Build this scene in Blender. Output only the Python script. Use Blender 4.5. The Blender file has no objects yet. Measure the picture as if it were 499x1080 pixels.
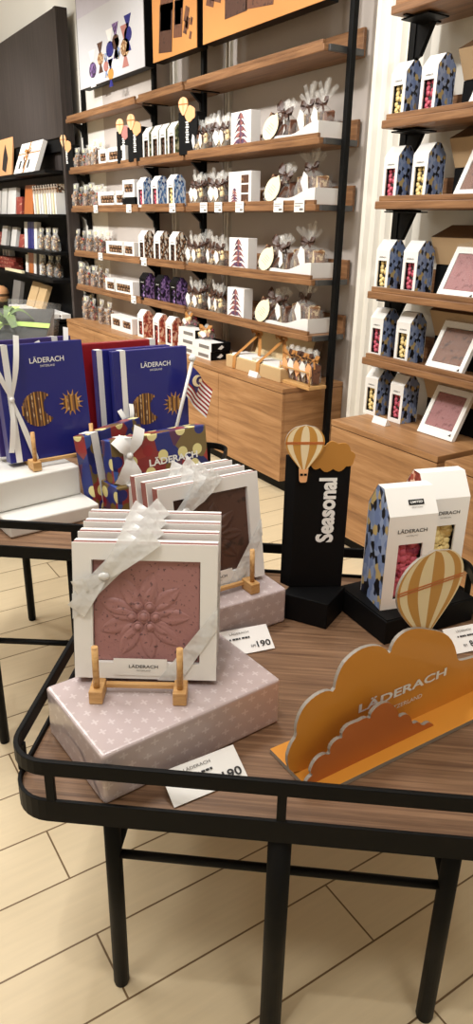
import bpy, bmesh, math, random
from mathutils import Vector, Matrix
from math import sin, cos, pi, radians, atan2, sqrt
random.seed(7)
S = 0.785                 # one modelling unit = 0.785 m (applied to everything at the end)
H = 1.65                  # camera height in modelling units
SC = bpy.context.scene
C = SC.collection
# ---------------------------------------------------------------- camera
FPX = 750.3
YAW, PITCH, ROLL = radians(57.097), radians(22.073), radians(1.1026)
_f = Vector((-sin(YAW) * cos(PITCH), cos(YAW) * cos(PITCH), -sin(PITCH)))
_r0 = Vector((cos(YAW), sin(YAW), 0)); _u0 = _r0.cross(_f)
_r = _r0 * cos(ROLL) + _u0 * sin(ROLL); _u = -_r0 * sin(ROLL) + _u0 * cos(ROLL)
def ray(x, y): return _f + _r * ((x - 249.5) / FPX) - _u * ((y - 540.0) / FPX)
def YP(x, y, Y): d = ray(x, y); return Vector((0, 0, H)) + d * (Y / d.y)     # point on a plane parallel to the long wall
def ZP(x, y, z): d = ray(x, y); return Vector((0, 0, H)) + d * ((z - H) / d.z)  # point on a level plane
cam = bpy.data.cameras.new('camera'); co = bpy.data.objects.new('camera', cam); C.objects.link(co)
cam.sensor_fit = 'VERTICAL'; cam.sensor_height = 36; cam.lens = FPX / 1080 * 36; cam.clip_start = .02
co.matrix_world = Matrix(((_r.x, _u.x, -_f.x, 0), (_r.y, _u.y, -_f.y, 0), (_r.z, _u.z, -_f.z, H * S), (0, 0, 0, 1)))
SC.camera = co
# ---------------------------------------------------------------- materials
def lin(c):
    return tuple(((v / 255) / 12.92 if v <= 10 else (((v / 255) + .055) / 1.055) ** 2.4) for v in c) + (1,)
MATS = {}
def newmat(name):
    m = bpy.data.materials.new(name); m.use_nodes = True
    nt = m.node_tree; b = nt.nodes['Principled BSDF']
    MATS[name] = m
    return m, nt, b
def N(nt, t, **k):
    n = nt.nodes.new(t)
    for a, v in k.items(): setattr(n, a, v)
    return n
def plain(name, c, rough=.5, metal=0, var=.06, scale=12, bump=0, spec=.5, coat=0):
    m, nt, b = newmat(name)
    tc = N(nt, 'ShaderNodeTexCoord'); nz = N(nt, 'ShaderNodeTexNoise'); nz.inputs['Scale'].default_value = scale
    nt.links.new(tc.outputs['Object'], nz.inputs['Vector'])
    mr = N(nt, 'ShaderNodeMapRange'); mr.inputs[3].default_value = 1 - var; mr.inputs[4].default_value = 1 + var
    nt.links.new(nz.outputs['Fac'], mr.inputs[0])
    hs = N(nt, 'ShaderNodeHueSaturation'); hs.inputs['Color'].default_value = lin(c)
    nt.links.new(mr.outputs[0], hs.inputs['Value']); nt.links.new(hs.outputs[0], b.inputs['Base Color'])
    b.inputs['Roughness'].default_value = rough; b.inputs['Metallic'].default_value = metal
    b.inputs['Specular IOR Level'].default_value = spec; b.inputs['Coat Weight'].default_value = coat
    if bump:
        bp = N(nt, 'ShaderNodeBump'); bp.inputs['Strength'].default_value = bump; bp.inputs['Distance'].default_value = .01
        nt.links.new(nz.outputs['Fac'], bp.inputs['Height']); nt.links.new(bp.outputs[0], b.inputs['Normal'])
    return m
def ramp(nt, stops, interp='LINEAR'):
    r = N(nt, 'ShaderNodeValToRGB'); cr = r.color_ramp; cr.interpolation = interp
    while len(cr.elements) < len(stops): cr.elements.new(.5)
    for e, (p, c) in zip(cr.elements, stops): e.position = p; e.color = lin(c)
    return r
def wood(name, stops, sx=1.5, sy=26, rough=.45):
    m, nt, b = newmat(name)
    uv = N(nt, 'ShaderNodeUVMap'); mp = N(nt, 'ShaderNodeMapping'); mp.inputs['Scale'].default_value = (sx, sy, 1)
    nt.links.new(uv.outputs[0], mp.inputs['Vector'])
    n1 = N(nt, 'ShaderNodeTexNoise'); n1.inputs['Scale'].default_value = 1.6; n1.inputs['Detail'].default_value = 8; n1.inputs['Distortion'].default_value = .6
    n1.inputs['Roughness'].default_value = .62
    nt.links.new(mp.outputs[0], n1.inputs['Vector'])
    r = ramp(nt, stops); nt.links.new(n1.outputs['Fac'], r.inputs[0]); nt.links.new(r.outputs[0], b.inputs['Base Color'])
    b.inputs['Roughness'].default_value = rough
    bp = N(nt, 'ShaderNodeBump'); bp.inputs['Strength'].default_value = .12; bp.inputs['Distance'].default_value = .004
    nt.links.new(n1.outputs['Fac'], bp.inputs['Height']); nt.links.new(bp.outputs[0], b.inputs['Normal'])
    return m
def blobs(name, stops, scale=22, rough=.4, stretch=(1, .62, 1), spots=None):
    """overlapping rounded patches in flat print colours"""
    m, nt, b = newmat(name)
    uv = N(nt, 'ShaderNodeUVMap'); mp = N(nt, 'ShaderNodeMapping'); mp.inputs['Scale'].default_value = stretch
    mp.inputs['Rotation'].default_value = (0, 0, .5)
    nt.links.new(uv.outputs[0], mp.inputs['Vector'])
    vo = N(nt, 'ShaderNodeTexVoronoi'); vo.inputs['Scale'].default_value = scale; vo.voronoi_dimensions = '2D'
    nt.links.new(mp.outputs[0], vo.inputs['Vector'])
    sp = N(nt, 'ShaderNodeSeparateColor'); nt.links.new(vo.outputs['Color'], sp.inputs[0])
    r = ramp(nt, stops, 'CONSTANT'); nt.links.new(sp.outputs[0], r.inputs[0])
    out = r.outputs[0]
    if spots:
        v2 = N(nt, 'ShaderNodeTexVoronoi'); v2.inputs['Scale'].default_value = spots[0]; v2.voronoi_dimensions = '2D'; v2.inputs['Randomness'].default_value = .55
        nt.links.new(uv.outputs[0], v2.inputs['Vector'])
        lt = N(nt, 'ShaderNodeMath', operation='LESS_THAN'); lt.inputs[1].default_value = spots[1]
        nt.links.new(v2.outputs['Distance'], lt.inputs[0])
        s2 = N(nt, 'ShaderNodeSeparateColor'); nt.links.new(v2.outputs['Color'], s2.inputs[0])
        r2 = ramp(nt, spots[2], 'CONSTANT'); nt.links.new(s2.outputs[1], r2.inputs[0])
        mx = N(nt, 'ShaderNodeMix', data_type='RGBA'); nt.links.new(lt.outputs[0], mx.inputs[0]); nt.links.new(out, mx.inputs[6]); nt.links.new(r2.outputs[0], mx.inputs[7])
        out = mx.outputs[2]
    nt.links.new(out, b.inputs['Base Color']); b.inputs['Roughness'].default_value = rough
    return m
def speckle(name, c1, c2, scale=60, thr=.6, rough=.5, bump=.3):
    m, nt, b = newmat(name)
    tc = N(nt, 'ShaderNodeTexCoord'); nz = N(nt, 'ShaderNodeTexNoise'); nz.inputs['Scale'].default_value = scale; nz.inputs['Detail'].default_value = 3
    nt.links.new(tc.outputs['Object'], nz.inputs['Vector'])
    r = ramp(nt, [(thr, c1), (thr + .08, c2)]); nt.links.new(nz.outputs['Fac'], r.inputs[0]); nt.links.new(r.outputs[0], b.inputs['Base Color'])
    b.inputs['Roughness'].default_value = rough
    bp = N(nt, 'ShaderNodeBump'); bp.inputs['Strength'].default_value = bump; bp.inputs['Distance'].default_value = .003
    nt.links.new(nz.outputs['Fac'], bp.inputs['Height']); nt.links.new(bp.outputs[0], b.inputs['Normal'])
    return m
def film(name, fac=.2, tint=(235, 235, 232), dif=.5, edge=.35):
    m, nt, b = newmat(name)
    out = nt.nodes['Material Output']
    tr = N(nt, 'ShaderNodeBsdfTransparent')
    b.inputs['Base Color'].default_value = lin(tint); b.inputs['Roughness'].default_value = .18; b.inputs['Specular IOR Level'].default_value = .8
    tc = N(nt, 'ShaderNodeTexCoord'); nz = N(nt, 'ShaderNodeTexNoise'); nz.inputs['Scale'].default_value = 34; nz.inputs['Detail'].default_value = 2
    nt.links.new(tc.outputs['Object'], nz.inputs['Vector'])
    bp = N(nt, 'ShaderNodeBump'); bp.inputs['Strength'].default_value = .7; bp.inputs['Distance'].default_value = .01
    nt.links.new(nz.outputs['Fac'], bp.inputs['Height']); nt.links.new(bp.outputs[0], b.inputs['Normal'])
    lw = N(nt, 'ShaderNodeLayerWeight'); lw.inputs[0].default_value = .35; nt.links.new(bp.outputs[0], lw.inputs['Normal'])
    mr = N(nt, 'ShaderNodeMapRange'); mr.inputs[3].default_value = fac; mr.inputs[4].default_value = min(1, fac + edge)
    nt.links.new(lw.outputs['Facing'], mr.inputs[0])
    mx = N(nt, 'ShaderNodeMixShader'); nt.links.new(mr.outputs[0], mx.inputs[0]); nt.links.new(tr.outputs[0], mx.inputs[1]); nt.links.new(b.outputs[0], mx.inputs[2])
    nt.links.new(mx.outputs[0], out.inputs['Surface'])
    return m
def crossprint(name, base, mark, cell=.034):
    """wrapping paper with staggered little four-petal marks"""
    m, nt, b = newmat(name)
    uv = N(nt, 'ShaderNodeUVMap'); sep = N(nt, 'ShaderNodeSeparateXYZ'); nt.links.new(uv.outputs[0], sep.inputs[0])
    def M(op, a, c=None):
        n = N(nt, 'ShaderNodeMath', operation=op)
        for i, q in enumerate((a, c)):
            if q is None: continue
            if isinstance(q, (int, float)): n.inputs[i].default_value = q
            else: nt.links.new(q, n.inputs[i])
        return n.outputs[0]
    u = M('DIVIDE', sep.outputs[0], cell); v = M('DIVIDE', sep.outputs[1], cell * .82)
    row = M('FLOOR', v); u2 = M('ADD', u, M('MULTIPLY', row, .5))
    fu = M('ABSOLUTE', M('SUBTRACT', M('FRACT', u2), .5)); fv = M('ABSOLUTE', M('SUBTRACT', M('FRACT', v), .5))
    a1 = M('MULTIPLY', M('LESS_THAN', fu, .26), M('LESS_THAN', fv, .075)); a2 = M('MULTIPLY', M('LESS_THAN', fv, .28), M('LESS_THAN', fu, .06))
    k = M('MULTIPLY', M('MAXIMUM', a1, a2), .32)
    mx = N(nt, 'ShaderNodeMix', data_type='RGBA'); nt.links.new(k, mx.inputs[0]); mx.inputs[6].default_value = lin(base); mx.inputs[7].default_value = lin(mark)
    nt.links.new(mx.outputs[2], b.inputs['Base Color']); b.inputs['Roughness'].default_value = .3; b.inputs['Coat Weight'].default_value = .35; b.inputs['Coat Roughness'].default_value = .15
    tc = N(nt, 'ShaderNodeTexCoord'); nz = N(nt, 'ShaderNodeTexNoise'); nz.inputs['Scale'].default_value = 14; nt.links.new(tc.outputs['Object'], nz.inputs['Vector'])
    bp = N(nt, 'ShaderNodeBump'); bp.inputs['Strength'].default_value = .35; bp.inputs['Distance'].default_value = .008
    nt.links.new(nz.outputs['Fac'], bp.inputs['Height']); nt.links.new(bp.outputs[0], b.inputs['Normal'])
    return m
def tiles(name):
    m, nt, b = newmat(name)
    tc = N(nt, 'ShaderNodeTexCoord'); sep = N(nt, 'ShaderNodeSeparateXYZ'); nt.links.new(tc.outputs['Object'], sep.inputs[0])
    a = N(nt, 'ShaderNodeMath', operation='MULTIPLY_ADD'); a.inputs[1].default_value = 1 / S; a.inputs[2].default_value = -.402 + 11.56
    c = N(nt, 'ShaderNodeMath', operation='MULTIPLY_ADD'); c.inputs[1].default_value = 1 / S; c.inputs[2].default_value = 1.037 + 19.0
    nt.links.new(sep.outputs[1], a.inputs[0]); nt.links.new(sep.outputs[0], c.inputs[0])
    cb = N(nt, 'ShaderNodeCombineXYZ'); nt.links.new(a.outputs[0], cb.inputs[0]); nt.links.new(c.outputs[0], cb.inputs[1])
    br = N(nt, 'ShaderNodeTexBrick'); br.offset = .5; br.offset_frequency = 2; br.squash = 1
    br.inputs['Scale'].default_value = 1; br.inputs['Mortar Size'].default_value = .0028; br.inputs['Mortar Smooth'].default_value = .3
    br.inputs['Brick Width'].default_value = 1.156; br.inputs['Row Height'].default_value = .19
    br.inputs['Color1'].default_value = lin((216, 198, 164)); br.inputs['Color2'].default_value = lin((209, 190, 155)); br.inputs['Mortar'].default_value = lin((112, 88, 58))
    nt.links.new(cb.outputs[0], br.inputs['Vector'])
    mp = N(nt, 'ShaderNodeMapping'); mp.inputs['Scale'].default_value = (3, 40, 1); nt.links.new(cb.outputs[0], mp.inputs['Vector'])
    nz = N(nt, 'ShaderNodeTexNoise'); nz.inputs['Scale'].default_value = 1.3; nz.inputs['Detail'].default_value = 5; nt.links.new(mp.outputs[0], nz.inputs['Vector'])
    mr = N(nt, 'ShaderNodeMapRange'); mr.inputs[3].default_value = .9; mr.inputs[4].default_value = 1.08; nt.links.new(nz.outputs['Fac'], mr.inputs[0])
    hs = N(nt, 'ShaderNodeHueSaturation'); nt.links.new(mr.outputs[0], hs.inputs['Value']); nt.links.new(br.outputs['Color'], hs.inputs['Color'])
    nt.links.new(hs.outputs[0], b.inputs['Base Color']); b.inputs['Roughness'].default_value = .42
    bp = N(nt, 'ShaderNodeBump'); bp.invert = True; bp.inputs['Strength'].default_value = .5; bp.inputs['Distance'].default_value = .003
    nt.links.new(br.outputs['Fac'], bp.inputs['Height']); nt.links.new(bp.outputs[0], b.inputs['Normal'])
    return m
tiles('floor_tiles')
plain('wall_white', (226, 222, 212), .7, var=.02, scale=3)
plain('wall_taupe', (188, 179, 171), .75, var=.03, scale=3)
plain('ceiling_paint', (224, 218, 206), .8, var=.02)
wood('shelf_wood', [(.3, (98, 66, 42)), (.5, (134, 95, 62)), (.7, (160, 118, 80))])
wood('counter_wood', [(.28, (124, 86, 54)), (.5, (164, 120, 78)), (.72, (190, 146, 102))], 1.0, 15)
wood('table_wood', [(.3, (88, 62, 45)), (.5, (122, 92, 68)), (.7, (154, 120, 91))], 1.6, 64, .42)
wood('dark_wood', [(.3, (38, 32, 30)), (.5, (52, 44, 41)), (.7, (64, 55, 51))], 26, .8, .6)
wood('easel_wood', [(.3, (170, 124, 72)), (.5, (203, 158, 100)), (.7, (220, 180, 124))], 5, 40, .5)
plain('black_metal', (12, 12, 12), .5, 0, var=.05, spec=.14)
plain('grey_metal', (92, 92, 92), .4, .6)
plain('black_card', (12, 12, 13), .6, var=.05, spec=.14)
plain('dark_card', (44, 38, 36), .6)
plain('white_card', (236, 234, 230), .5, var=.015)
plain('white_paper', (224, 222, 216), .35, var=.03, scale=7, bump=.25, coat=.2)
plain('cream_card', (236, 226, 190), .5, var=.02)
plain('tan_card', (196, 166, 122), .55, var=.04)
plain('tan_card_light', (218, 194, 150), .55, var=.04)
plain('tan_card_shaded', (172, 144, 108), .6, var=.04)  # tan card darkened, so the shade on the box fronts is in its colour
plain('brown_card', (104, 78, 54), .5, var=.05)
plain('copper_edge', (140, 74, 68), .4, .15)
plain('navy_card', (30, 34, 118), .38, var=.03, coat=.2)
plain('purple_card', (62, 48, 112), .4)
plain('red_card', (150, 22, 30), .4, var=.03, coat=.2)
plain('orange_card', (216, 146, 56), .34, var=.02, coat=.15)
plain('rust_card', (188, 106, 50), .36, var=.02, coat=.15)
plain('cloud_tan', (176, 122, 52), .45)
plain('gold_card', (192, 140, 64), .42, var=.03)
plain('cream_stripe', (232, 214, 174), .42, var=.02)
plain('peach_card', (236, 176, 124), .5)
plain('mauve_card', (176, 118, 110), .5)
plain('grey_edge', (150, 142, 132), .45)
plain('poster_white', (206, 206, 210), .55, var=.015)
plain('poster_lilac', (198, 194, 204), .55)
plain('poster_orange', (208, 144, 80), .55, var=.02)
plain('ribbon_white', (238, 238, 236), .4, var=.03, scale=40)
plain('ribbon_gold', (176, 122, 66), .35, var=.06)
plain('ribbon_brown', (72, 46, 34), .4)
plain('ribbon_green', (176, 208, 108), .45)
plain('leaf_green', (96, 122, 62), .5)
plain('ink', (40, 38, 40), .6)
plain('ink_grey', (120, 116, 112), .6)
plain('white_ink', (240, 240, 236), .5, var=.01)
plain('steel_grey', (74, 76, 76), .35, .2)
speckle('pink_chocolate', (164, 118, 115), (104, 74, 76), 150, .60, .42)
speckle('dark_chocolate', (84, 56, 46), (54, 36, 30), 30, .58, .38)
speckle('ruby_chocolate', (146, 90, 90), (120, 62, 64), 46, .55, .5)
speckle('milk_chocolate', (112, 72, 52), (72, 44, 32), 40, .55, .5)
speckle('brown_bark', (140, 98, 64), (214, 188, 146), 60, .52, .6)
speckle('brown_bark_dark', (82, 52, 36), (160, 120, 84), 26, .6, .6)
speckle('cream_bark', (222, 198, 152), (150, 108, 66), 26, .6, .6)
speckle('red_bark', (156, 66, 56), (214, 168, 140), 30, .58, .6)
speckle('popcorn_pink', (192, 86, 104), (128, 36, 60), 26, .54, .55)
speckle('popcorn_cream', (232, 208, 142), (186, 150, 84), 26, .56, .55)
speckle('nut_bark', (166, 126, 86), (70, 46, 32), 60, .52, .5)
BB = [(0, (118, 138, 182)), (.3, (152, 168, 200)), (.52, (24, 24, 28)), (.63, (198, 174, 116)), (.79, (130, 150, 190)), (.93, (36, 42, 64))]
blobs('camo_blue', BB, 72)
blobs('camo_blue_small', BB, 84)
blobs('print_blue_white', [(0, (222, 228, 236)), (.3, (132, 168, 210)), (.55, (70, 112, 176)), (.75, (196, 212, 230)), (.9, (38, 60, 116))], 90)
blobs('print_brown_white', [(0, (230, 224, 212)), (.3, (84, 56, 40)), (.55, (150, 110, 76)), (.75, (44, 32, 26)), (.9, (206, 186, 160))], 90)
blobs('print_olive', [(0, (150, 152, 110)), (.3, (96, 104, 72)), (.55, (206, 200, 164)), (.8, (58, 62, 48))], 90)
blobs('print_purple', [(0, (64, 42, 84)), (.3, (150, 120, 172)), (.55, (26, 20, 34)), (.8, (108, 84, 138))], 90)
blobs('print_peach', [(0, (222, 152, 124)), (.3, (176, 82, 66)), (.55, (238, 196, 168)), (.8, (140, 60, 52))], 90)
blobs('print_tree', [(0, (132, 80, 84)), (.3, (96, 72, 100)), (.55, (160, 104, 98)), (.8, (62, 46, 54))], 80)
blobs('festive_print', [(0, (40, 50, 120)), (.30, (140, 52, 52)), (.42, (118, 100, 62)), (.56, (34, 42, 100)), (.7, (66, 94, 164)), (.82, (92, 54, 82)), (.92, (160, 62, 54))], 17, .32, (1, 1, 1),
      (16, .31, [(0, (226, 216, 150)), (.2, (40, 50, 120)), (.45, (228, 218, 156)), (.56, (122, 98, 48)), (.74, (150, 42, 46)), (.88, (60, 92, 176))]))
crossprint('pink_wrap', (190, 175, 175), (238, 232, 232))
film('film', .09, edge=.28); film('film_tuft', .13, (240, 238, 232), edge=.34); film('film_box', .03, edge=.12); film('organza', .78, (232, 232, 230), edge=.25)
# ---------------------------------------------------------------- mesh helpers
class MB:
    def __init__(s): s.v = []; s.f = []; s.m = []; s.sm = []
    def add(s, vs, fs, m=0, sm=False, M=None):
        o = len(s.v); s.v += [(M @ Vector(p)) if M else Vector(p) for p in vs]
        for f in fs: s.f.append([o + i for i in f]); s.m.append(m); s.sm.append(sm)
        return s
    def box(s, x0, x1, y0, y1, z0, z1, m=0, M=None):
        return s.add([(x0, y0, z0), (x1, y0, z0), (x1, y1, z0), (x0, y1, z0), (x0, y0, z1), (x1, y0, z1), (x1, y1, z1), (x0, y1, z1)],
                     [(0, 3, 2, 1), (4, 5, 6, 7), (0, 1, 5, 4), (1, 2, 6, 5), (2, 3, 7, 6), (3, 0, 4, 7)], m, False, M)
    def hexa(s, pts, m=0):     # eight points: lower ring then upper ring
        return s.add(pts, [(0, 3, 2, 1), (4, 5, 6, 7), (0, 1, 5, 4), (1, 2, 6, 5), (2, 3, 7, 6), (3, 0, 4, 7)], m)
    def prism(s, poly, a, b, axis='y', m=0, m_side=None, M=None):
        n = len(poly)
        def P(q, t): return (q[0], t, q[1]) if axis == 'y' else ((t, q[0], q[1]) if axis == 'x' else (q[0], q[1], t))
        vs = [P(q, a) for q in poly] + [P(q, b) for q in poly]
        s.add(vs, [list(range(n)), list(range(2 * n - 1, n - 1, -1))], m, False, M)
        o = len(s.v) - 2 * n
        for i in range(n):
            j = (i + 1) % n
            s.f.append([o + i, o + n + i, o + n + j, o + j]); s.m.append(m if m_side is None else m_side); s.sm.append(False)
        return s
    def tube(s, pts, r, n=10, m=0, caps=True):
        pts = [Vector(p) for p in pts]; k = len(pts)
        rs = r if isinstance(r, (list, tuple)) else [r] * k
        vs = []; prev = None
        for i, p in enumerate(pts):
            d = (pts[min(i + 1, k - 1)] - pts[max(i - 1, 0)]).normalized()
            if prev is None: a = d.orthogonal().normalized()
            else: a = (prev - d * prev.dot(d)).normalized()
            prev = a; b = d.cross(a)
            vs += [p + (a * cos(2 * pi * j / n) + b * sin(2 * pi * j / n)) * rs[i] for j in range(n)]
        fs = [(i * n + j, i * n + (j + 1) % n, (i + 1) * n + (j + 1) % n, (i + 1) * n + j) for i in range(k - 1) for j in range(n)]
        s.add(vs, fs, m, True)
        if caps:
            o = len(s.v) - len(vs)
            s.f += [[o + j for j in range(n)][::-1], [o + (k - 1) * n + j for j in range(n)]]; s.m += [m, m]; s.sm += [False, False]
        return s
    def loft(s, rings, m=0, sm=True, cap=True):
        n = len(rings[0]); vs = [p for r in rings for p in r]
        s.add(vs, [(i * n + j, i * n + (j + 1) % n, (i + 1) * n + (j + 1) % n, (i + 1) * n + j) for i in range(len(rings) - 1) for j in range(n)], m, sm)
        if cap:
            o = len(s.v) - len(vs); k = len(rings)
            s.f += [[o + j for j in range(n)][::-1], [o + (k - 1) * n + j for j in range(n)]]; s.m += [m, m]; s.sm += [False, False]
        return s
    def strip(s, pts, wdir, w, m=0, sm=True):
        """ribbon along pts; wdir = width direction (vector or list)"""
        vs = []
        for i, p in enumerate(pts):
            p = Vector(p); d = Vector(wdir[i] if isinstance(wdir, list) else wdir); ww = w[i] if isinstance(w, list) else w
            vs += [p - d * ww / 2, p + d * ww / 2]
        return s.add(vs, [(2 * i, 2 * i + 1, 2 * i + 3, 2 * i + 2) for i in range(len(pts) - 1)], m, sm)
    def ico(s, c, r, m=0, sub=1, jit=.2, sq=(1, 1, 1)):
        bm = bmesh.new(); bmesh.ops.create_icosphere(bm, subdivisions=sub, radius=1)
        bm.verts.ensure_lookup_table()
        R = Matrix.Rotation(random.random() * 6, 3, 'Z') @ Matrix.Rotation(random.random() * 6, 3, 'X')
        vs = []
        for v in bm.verts:
            q = R @ (v.co * (1 + random.uniform(-jit, jit))); vs.append((c[0] + q.x * r * sq[0], c[1] + q.y * r * sq[1], c[2] + q.z * r * sq[2]))
        fs = [[v.index for v in f.verts] for f in bm.faces]; bm.free()
        return s.add(vs, fs, m, True)
    def xform(s, M): s.v = [M @ p for p in s.v]; return s
    def build(s, name, mats, parent=None, bevel=0, seg=2, loc=None):
        me = bpy.data.meshes.new(name); me.from_pydata([tuple(p) for p in s.v], [], s.f)
        if isinstance(mats, str): mats = [mats]
        for q in mats: me.materials.append(MATS[q])
        me.polygons.foreach_set('material_index', s.m); me.polygons.foreach_set('use_smooth', s.sm)
        bm = bmesh.new(); bm.from_mesh(me); bmesh.ops.recalc_face_normals(bm, faces=bm.faces)
        uvl = bm.loops.layers.uv.new('UVMap')
        for f in bm.faces:
            n = f.normal; ax, ay, az = abs(n.x), abs(n.y), abs(n.z)
            for l in f.loops:
                p = l.vert.co
                l[uvl].uv = (p.x, p.y) if az >= ax and az >= ay else ((p.y, p.z) if ax >= ay else (p.x, p.z))
        bm.to_mesh(me); bm.free()
        o = bpy.data.objects.new(name, me); C.objects.link(o)
        if parent is not None: o.parent = parent
        if loc is not None: o.location = loc
        if bevel:
            md = o.modifiers.new('bevel', 'BEVEL'); md.width = bevel; md.segments = seg; md.limit_method = 'ANGLE'; md.angle_limit = radians(40)
        return o
def tag(o, label, cat, group=None):
    o['label'] = label; o['category'] = cat
    if group: o['group'] = group
    return o
def thing(name, label, cat, loc=(0, 0, 0), rot=0, group=None):
    o = bpy.data.objects.new(name, None); C.objects.link(o); o.empty_display_size = .05
    o.location = loc; o.rotation_euler = (0, 0, rot)
    return tag(o, label, cat, group)
def dup(root, label, loc, rot=0, group=None, scale=None):
    r = root.copy(); C.objects.link(r); r.location = loc; r.rotation_euler = (0, 0, rot); r['label'] = label
    if group: r['group'] = group
    if scale: r.scale = scale
    for ch in list(root.children):
        c = ch.copy(); C.objects.link(c); c.parent = r
        for g in list(ch.children):
            d = g.copy(); C.objects.link(d); d.parent = c
    return r
class Kind:
    """first use moves the original, later uses copy it with all its parts"""
    def __init__(s, maker): s.root = maker(); s.used = False
    def put(s, label, loc, rot=0, group=None, scale=None):
        if not s.used:
            s.used = True; r = s.root; r.location = loc; r.rotation_euler = (0, 0, rot); r['label'] = label
            if group: r['group'] = group
            if scale: r.scale = scale
            return r
        return dup(s.root, label, loc, rot, group, scale)
def struct(name, mb, mats, **k):
    o = mb.build(name, mats, **k); o['kind'] = 'structure'; return o
_tc = {}
def text_mesh(txt, w, h, bold=0, depth=.0006, shear=0):
    key = (txt, w, h, bold, depth, shear)
    if key not in _tc:
        cu = bpy.data.curves.new('t', 'FONT'); cu.body = txt; cu.size = 1; cu.extrude = 0; cu.offset = bold; cu.shear = shear; cu.resolution_u = 3
        o = bpy.data.objects.new('t', cu); C.objects.link(o); bpy.context.view_layer.update()
        me = bpy.data.meshes.new_from_object(o.evaluated_get(bpy.context.evaluated_depsgraph_get()))
        bpy.data.objects.remove(o)
        xs = [v.co.x for v in me.vertices]; ys = [v.co.y for v in me.vertices]
        x0, x1, y0, y1 = min(xs), max(xs), min(ys), max(ys)
        for v in me.vertices:
            v.co = ((v.co.x - (x0 + x1) / 2) / (x1 - x0) * w, -depth, (v.co.y - (y0 + y1) / 2) / (y1 - y0) * h)
        me.materials.clear()
        _tc[key] = me
    return _tc[key]
def lettering(txt, w, h, mat, parent, M, bold=0, shear=0, name='lettering'):
    """flat printed lettering facing local -Y, moved by matrix M"""
    me = text_mesh(txt, w, h, bold, .0008, shear).copy(); me.transform(M); me.materials.append(MATS[mat])
    o = bpy.data.objects.new(name, me); C.objects.link(o); o.parent = parent
    return o
T = Matrix.Translation
def RX(a): return Matrix.Rotation(a, 4, 'X')
def RY(a): return Matrix.Rotation(a, 4, 'Y')
def RZ(a): return Matrix.Rotation(a, 4, 'Z')
ORD = ['first', 'second', 'third', 'fourth', 'fifth', 'sixth', 'seventh', 'eighth', 'ninth', 'tenth', 'eleventh', 'twelfth']
# ================================================================ the setting
m = MB(); m.add([(-11.5, -3.2, 0), (3.2, -3.2, 0), (3.2, 3.3, 0), (-11.5, 3.3, 0)], [(0, 1, 2, 3)]); struct('floor', m, 'floor_tiles')
ZC = 4.6
m = MB(); m.box(-11.5, 3.2, -3.2, 3.3, ZC, ZC + .1); struct('ceiling', m, 'ceiling_paint')
m = MB(); m.box(-11.5, -3.30, 3.14, 3.24, 0, ZC); struct('wall_back', m, 'wall_white')
m = MB(); m.box(-3.30, 3.2, 2.94, 3.24, 0, ZC); struct('wall_back_right', m, 'wall_white')
m = MB(); m.box(-11.6, -11.5, -3.2, 3.24, 0, ZC); struct('wall_left', m, 'wall_white')
m = MB(); m.box(3.2, 3.3, -3.2, 3.24, 0, ZC); struct('wall_right', m, 'wall_white')
m = MB(); m.box(-11.5, 3.2, -3.3, -3.2, 0, ZC); struct('wall_front', m, 'wall_white')
k = 1
m = MB(); m.box(-8.4, -7.03, 2.985, 3.14, .1, ZC); struct('trim_%d' % k, m, 'wall_white'); k += 1
m = MB(); m.box(-7.03, -5.96, 2.985, 3.14, .1, ZC); struct('trim_%d' % k, m, 'wall_taupe'); k += 1
for x0, x1 in ((-5.80, -5.09), (-4.97, -3.47)):      # grey panels behind the shelving, white strips between them
    m = MB(); m.box(x0, x1, 3.115, 3.14, .1, ZC); struct('trim_%d' % k, m, 'wall_taupe'); k += 1
for x0 in (-5.905, -5.855, -5.05, -5.01):                # slim white rails in the strips
    m = MB(); m.box(x0 - .012, x0 + .012, 3.105, 3.14, .1, ZC); struct('trim_%d' % k, m, 'wall_white'); k += 1
for i in range(5):                                                    # fluted white wall between the two shelving units
    x0 = -3.29 + i * .082
    m = MB(); m.prism([(x0, 2.94), (x0 + .02, 2.918), (x0 + .045, 2.918), (x0 + .065, 2.94)], 0, ZC, 'z'); struct('trim_%d' % k, m, 'wall_white'); k += 1
# ================================================================ wall shelving
LV = [2.560, 2.110, 1.762, 1.343, 1.010]; CT = .698                  # shelf tops, counter top
LVN = ['top shelf', 'second shelf', 'third shelf', 'fourth shelf', 'fifth shelf']
BAYS = [('far bay', -7.53, -5.955), ('middle bay', -5.915, -5.15), ('near bay', -5.115, -3.55)]
def shelf(label, x0, x1, yf, yb, z, group, right_end=False, left_end=False):
    if 'far bay' in label: yb = 2.938
    t = thing('wall_shelf', label, 'shelf', ((x0 + x1) / 2, yf, z), 0, group)
    h = (x1 - x0) / 2
    b = MB(); b.box(-h, h, 0, yb - yf, -.035, 0); b.build('board', 'shelf_wood', t, .004)
    l = MB(); l.box(-h + .02, h - .02, .006, .028, 0, .024); l.build('front_lip', 'shelf_wood', t, .003)
    bk = MB(); bk.box(-h, h, yb - yf - .022, yb - yf, 0, .03 if 'far bay' in label else .11); bk.build('back_lip', 'shelf_wood', t, .003)
    if right_end:
        g = MB(); g.box(h + .001, h + .022, .03, yb - yf - .03, -.034, -.002); g.build('end_bracket', 'grey_metal', t, .002)
    g = MB()
    if left_end: g.box(-h + .05, -h + .07, .03, yb - yf - .05, -.042, -.035); g.build('support_arm', 'black_metal', t)
    return t
for bn, x0, x1 in BAYS:
    for i, z in enumerate(LV):
        shelf('%s walnut %s with front lip on %s of the long wall' % ('empty' if i == 0 else 'loaded', LVN[i], bn), x0, x1, 2.80, 3.10, z, 'walnut shelves along the long wall', bn == 'near bay', True)
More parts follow.
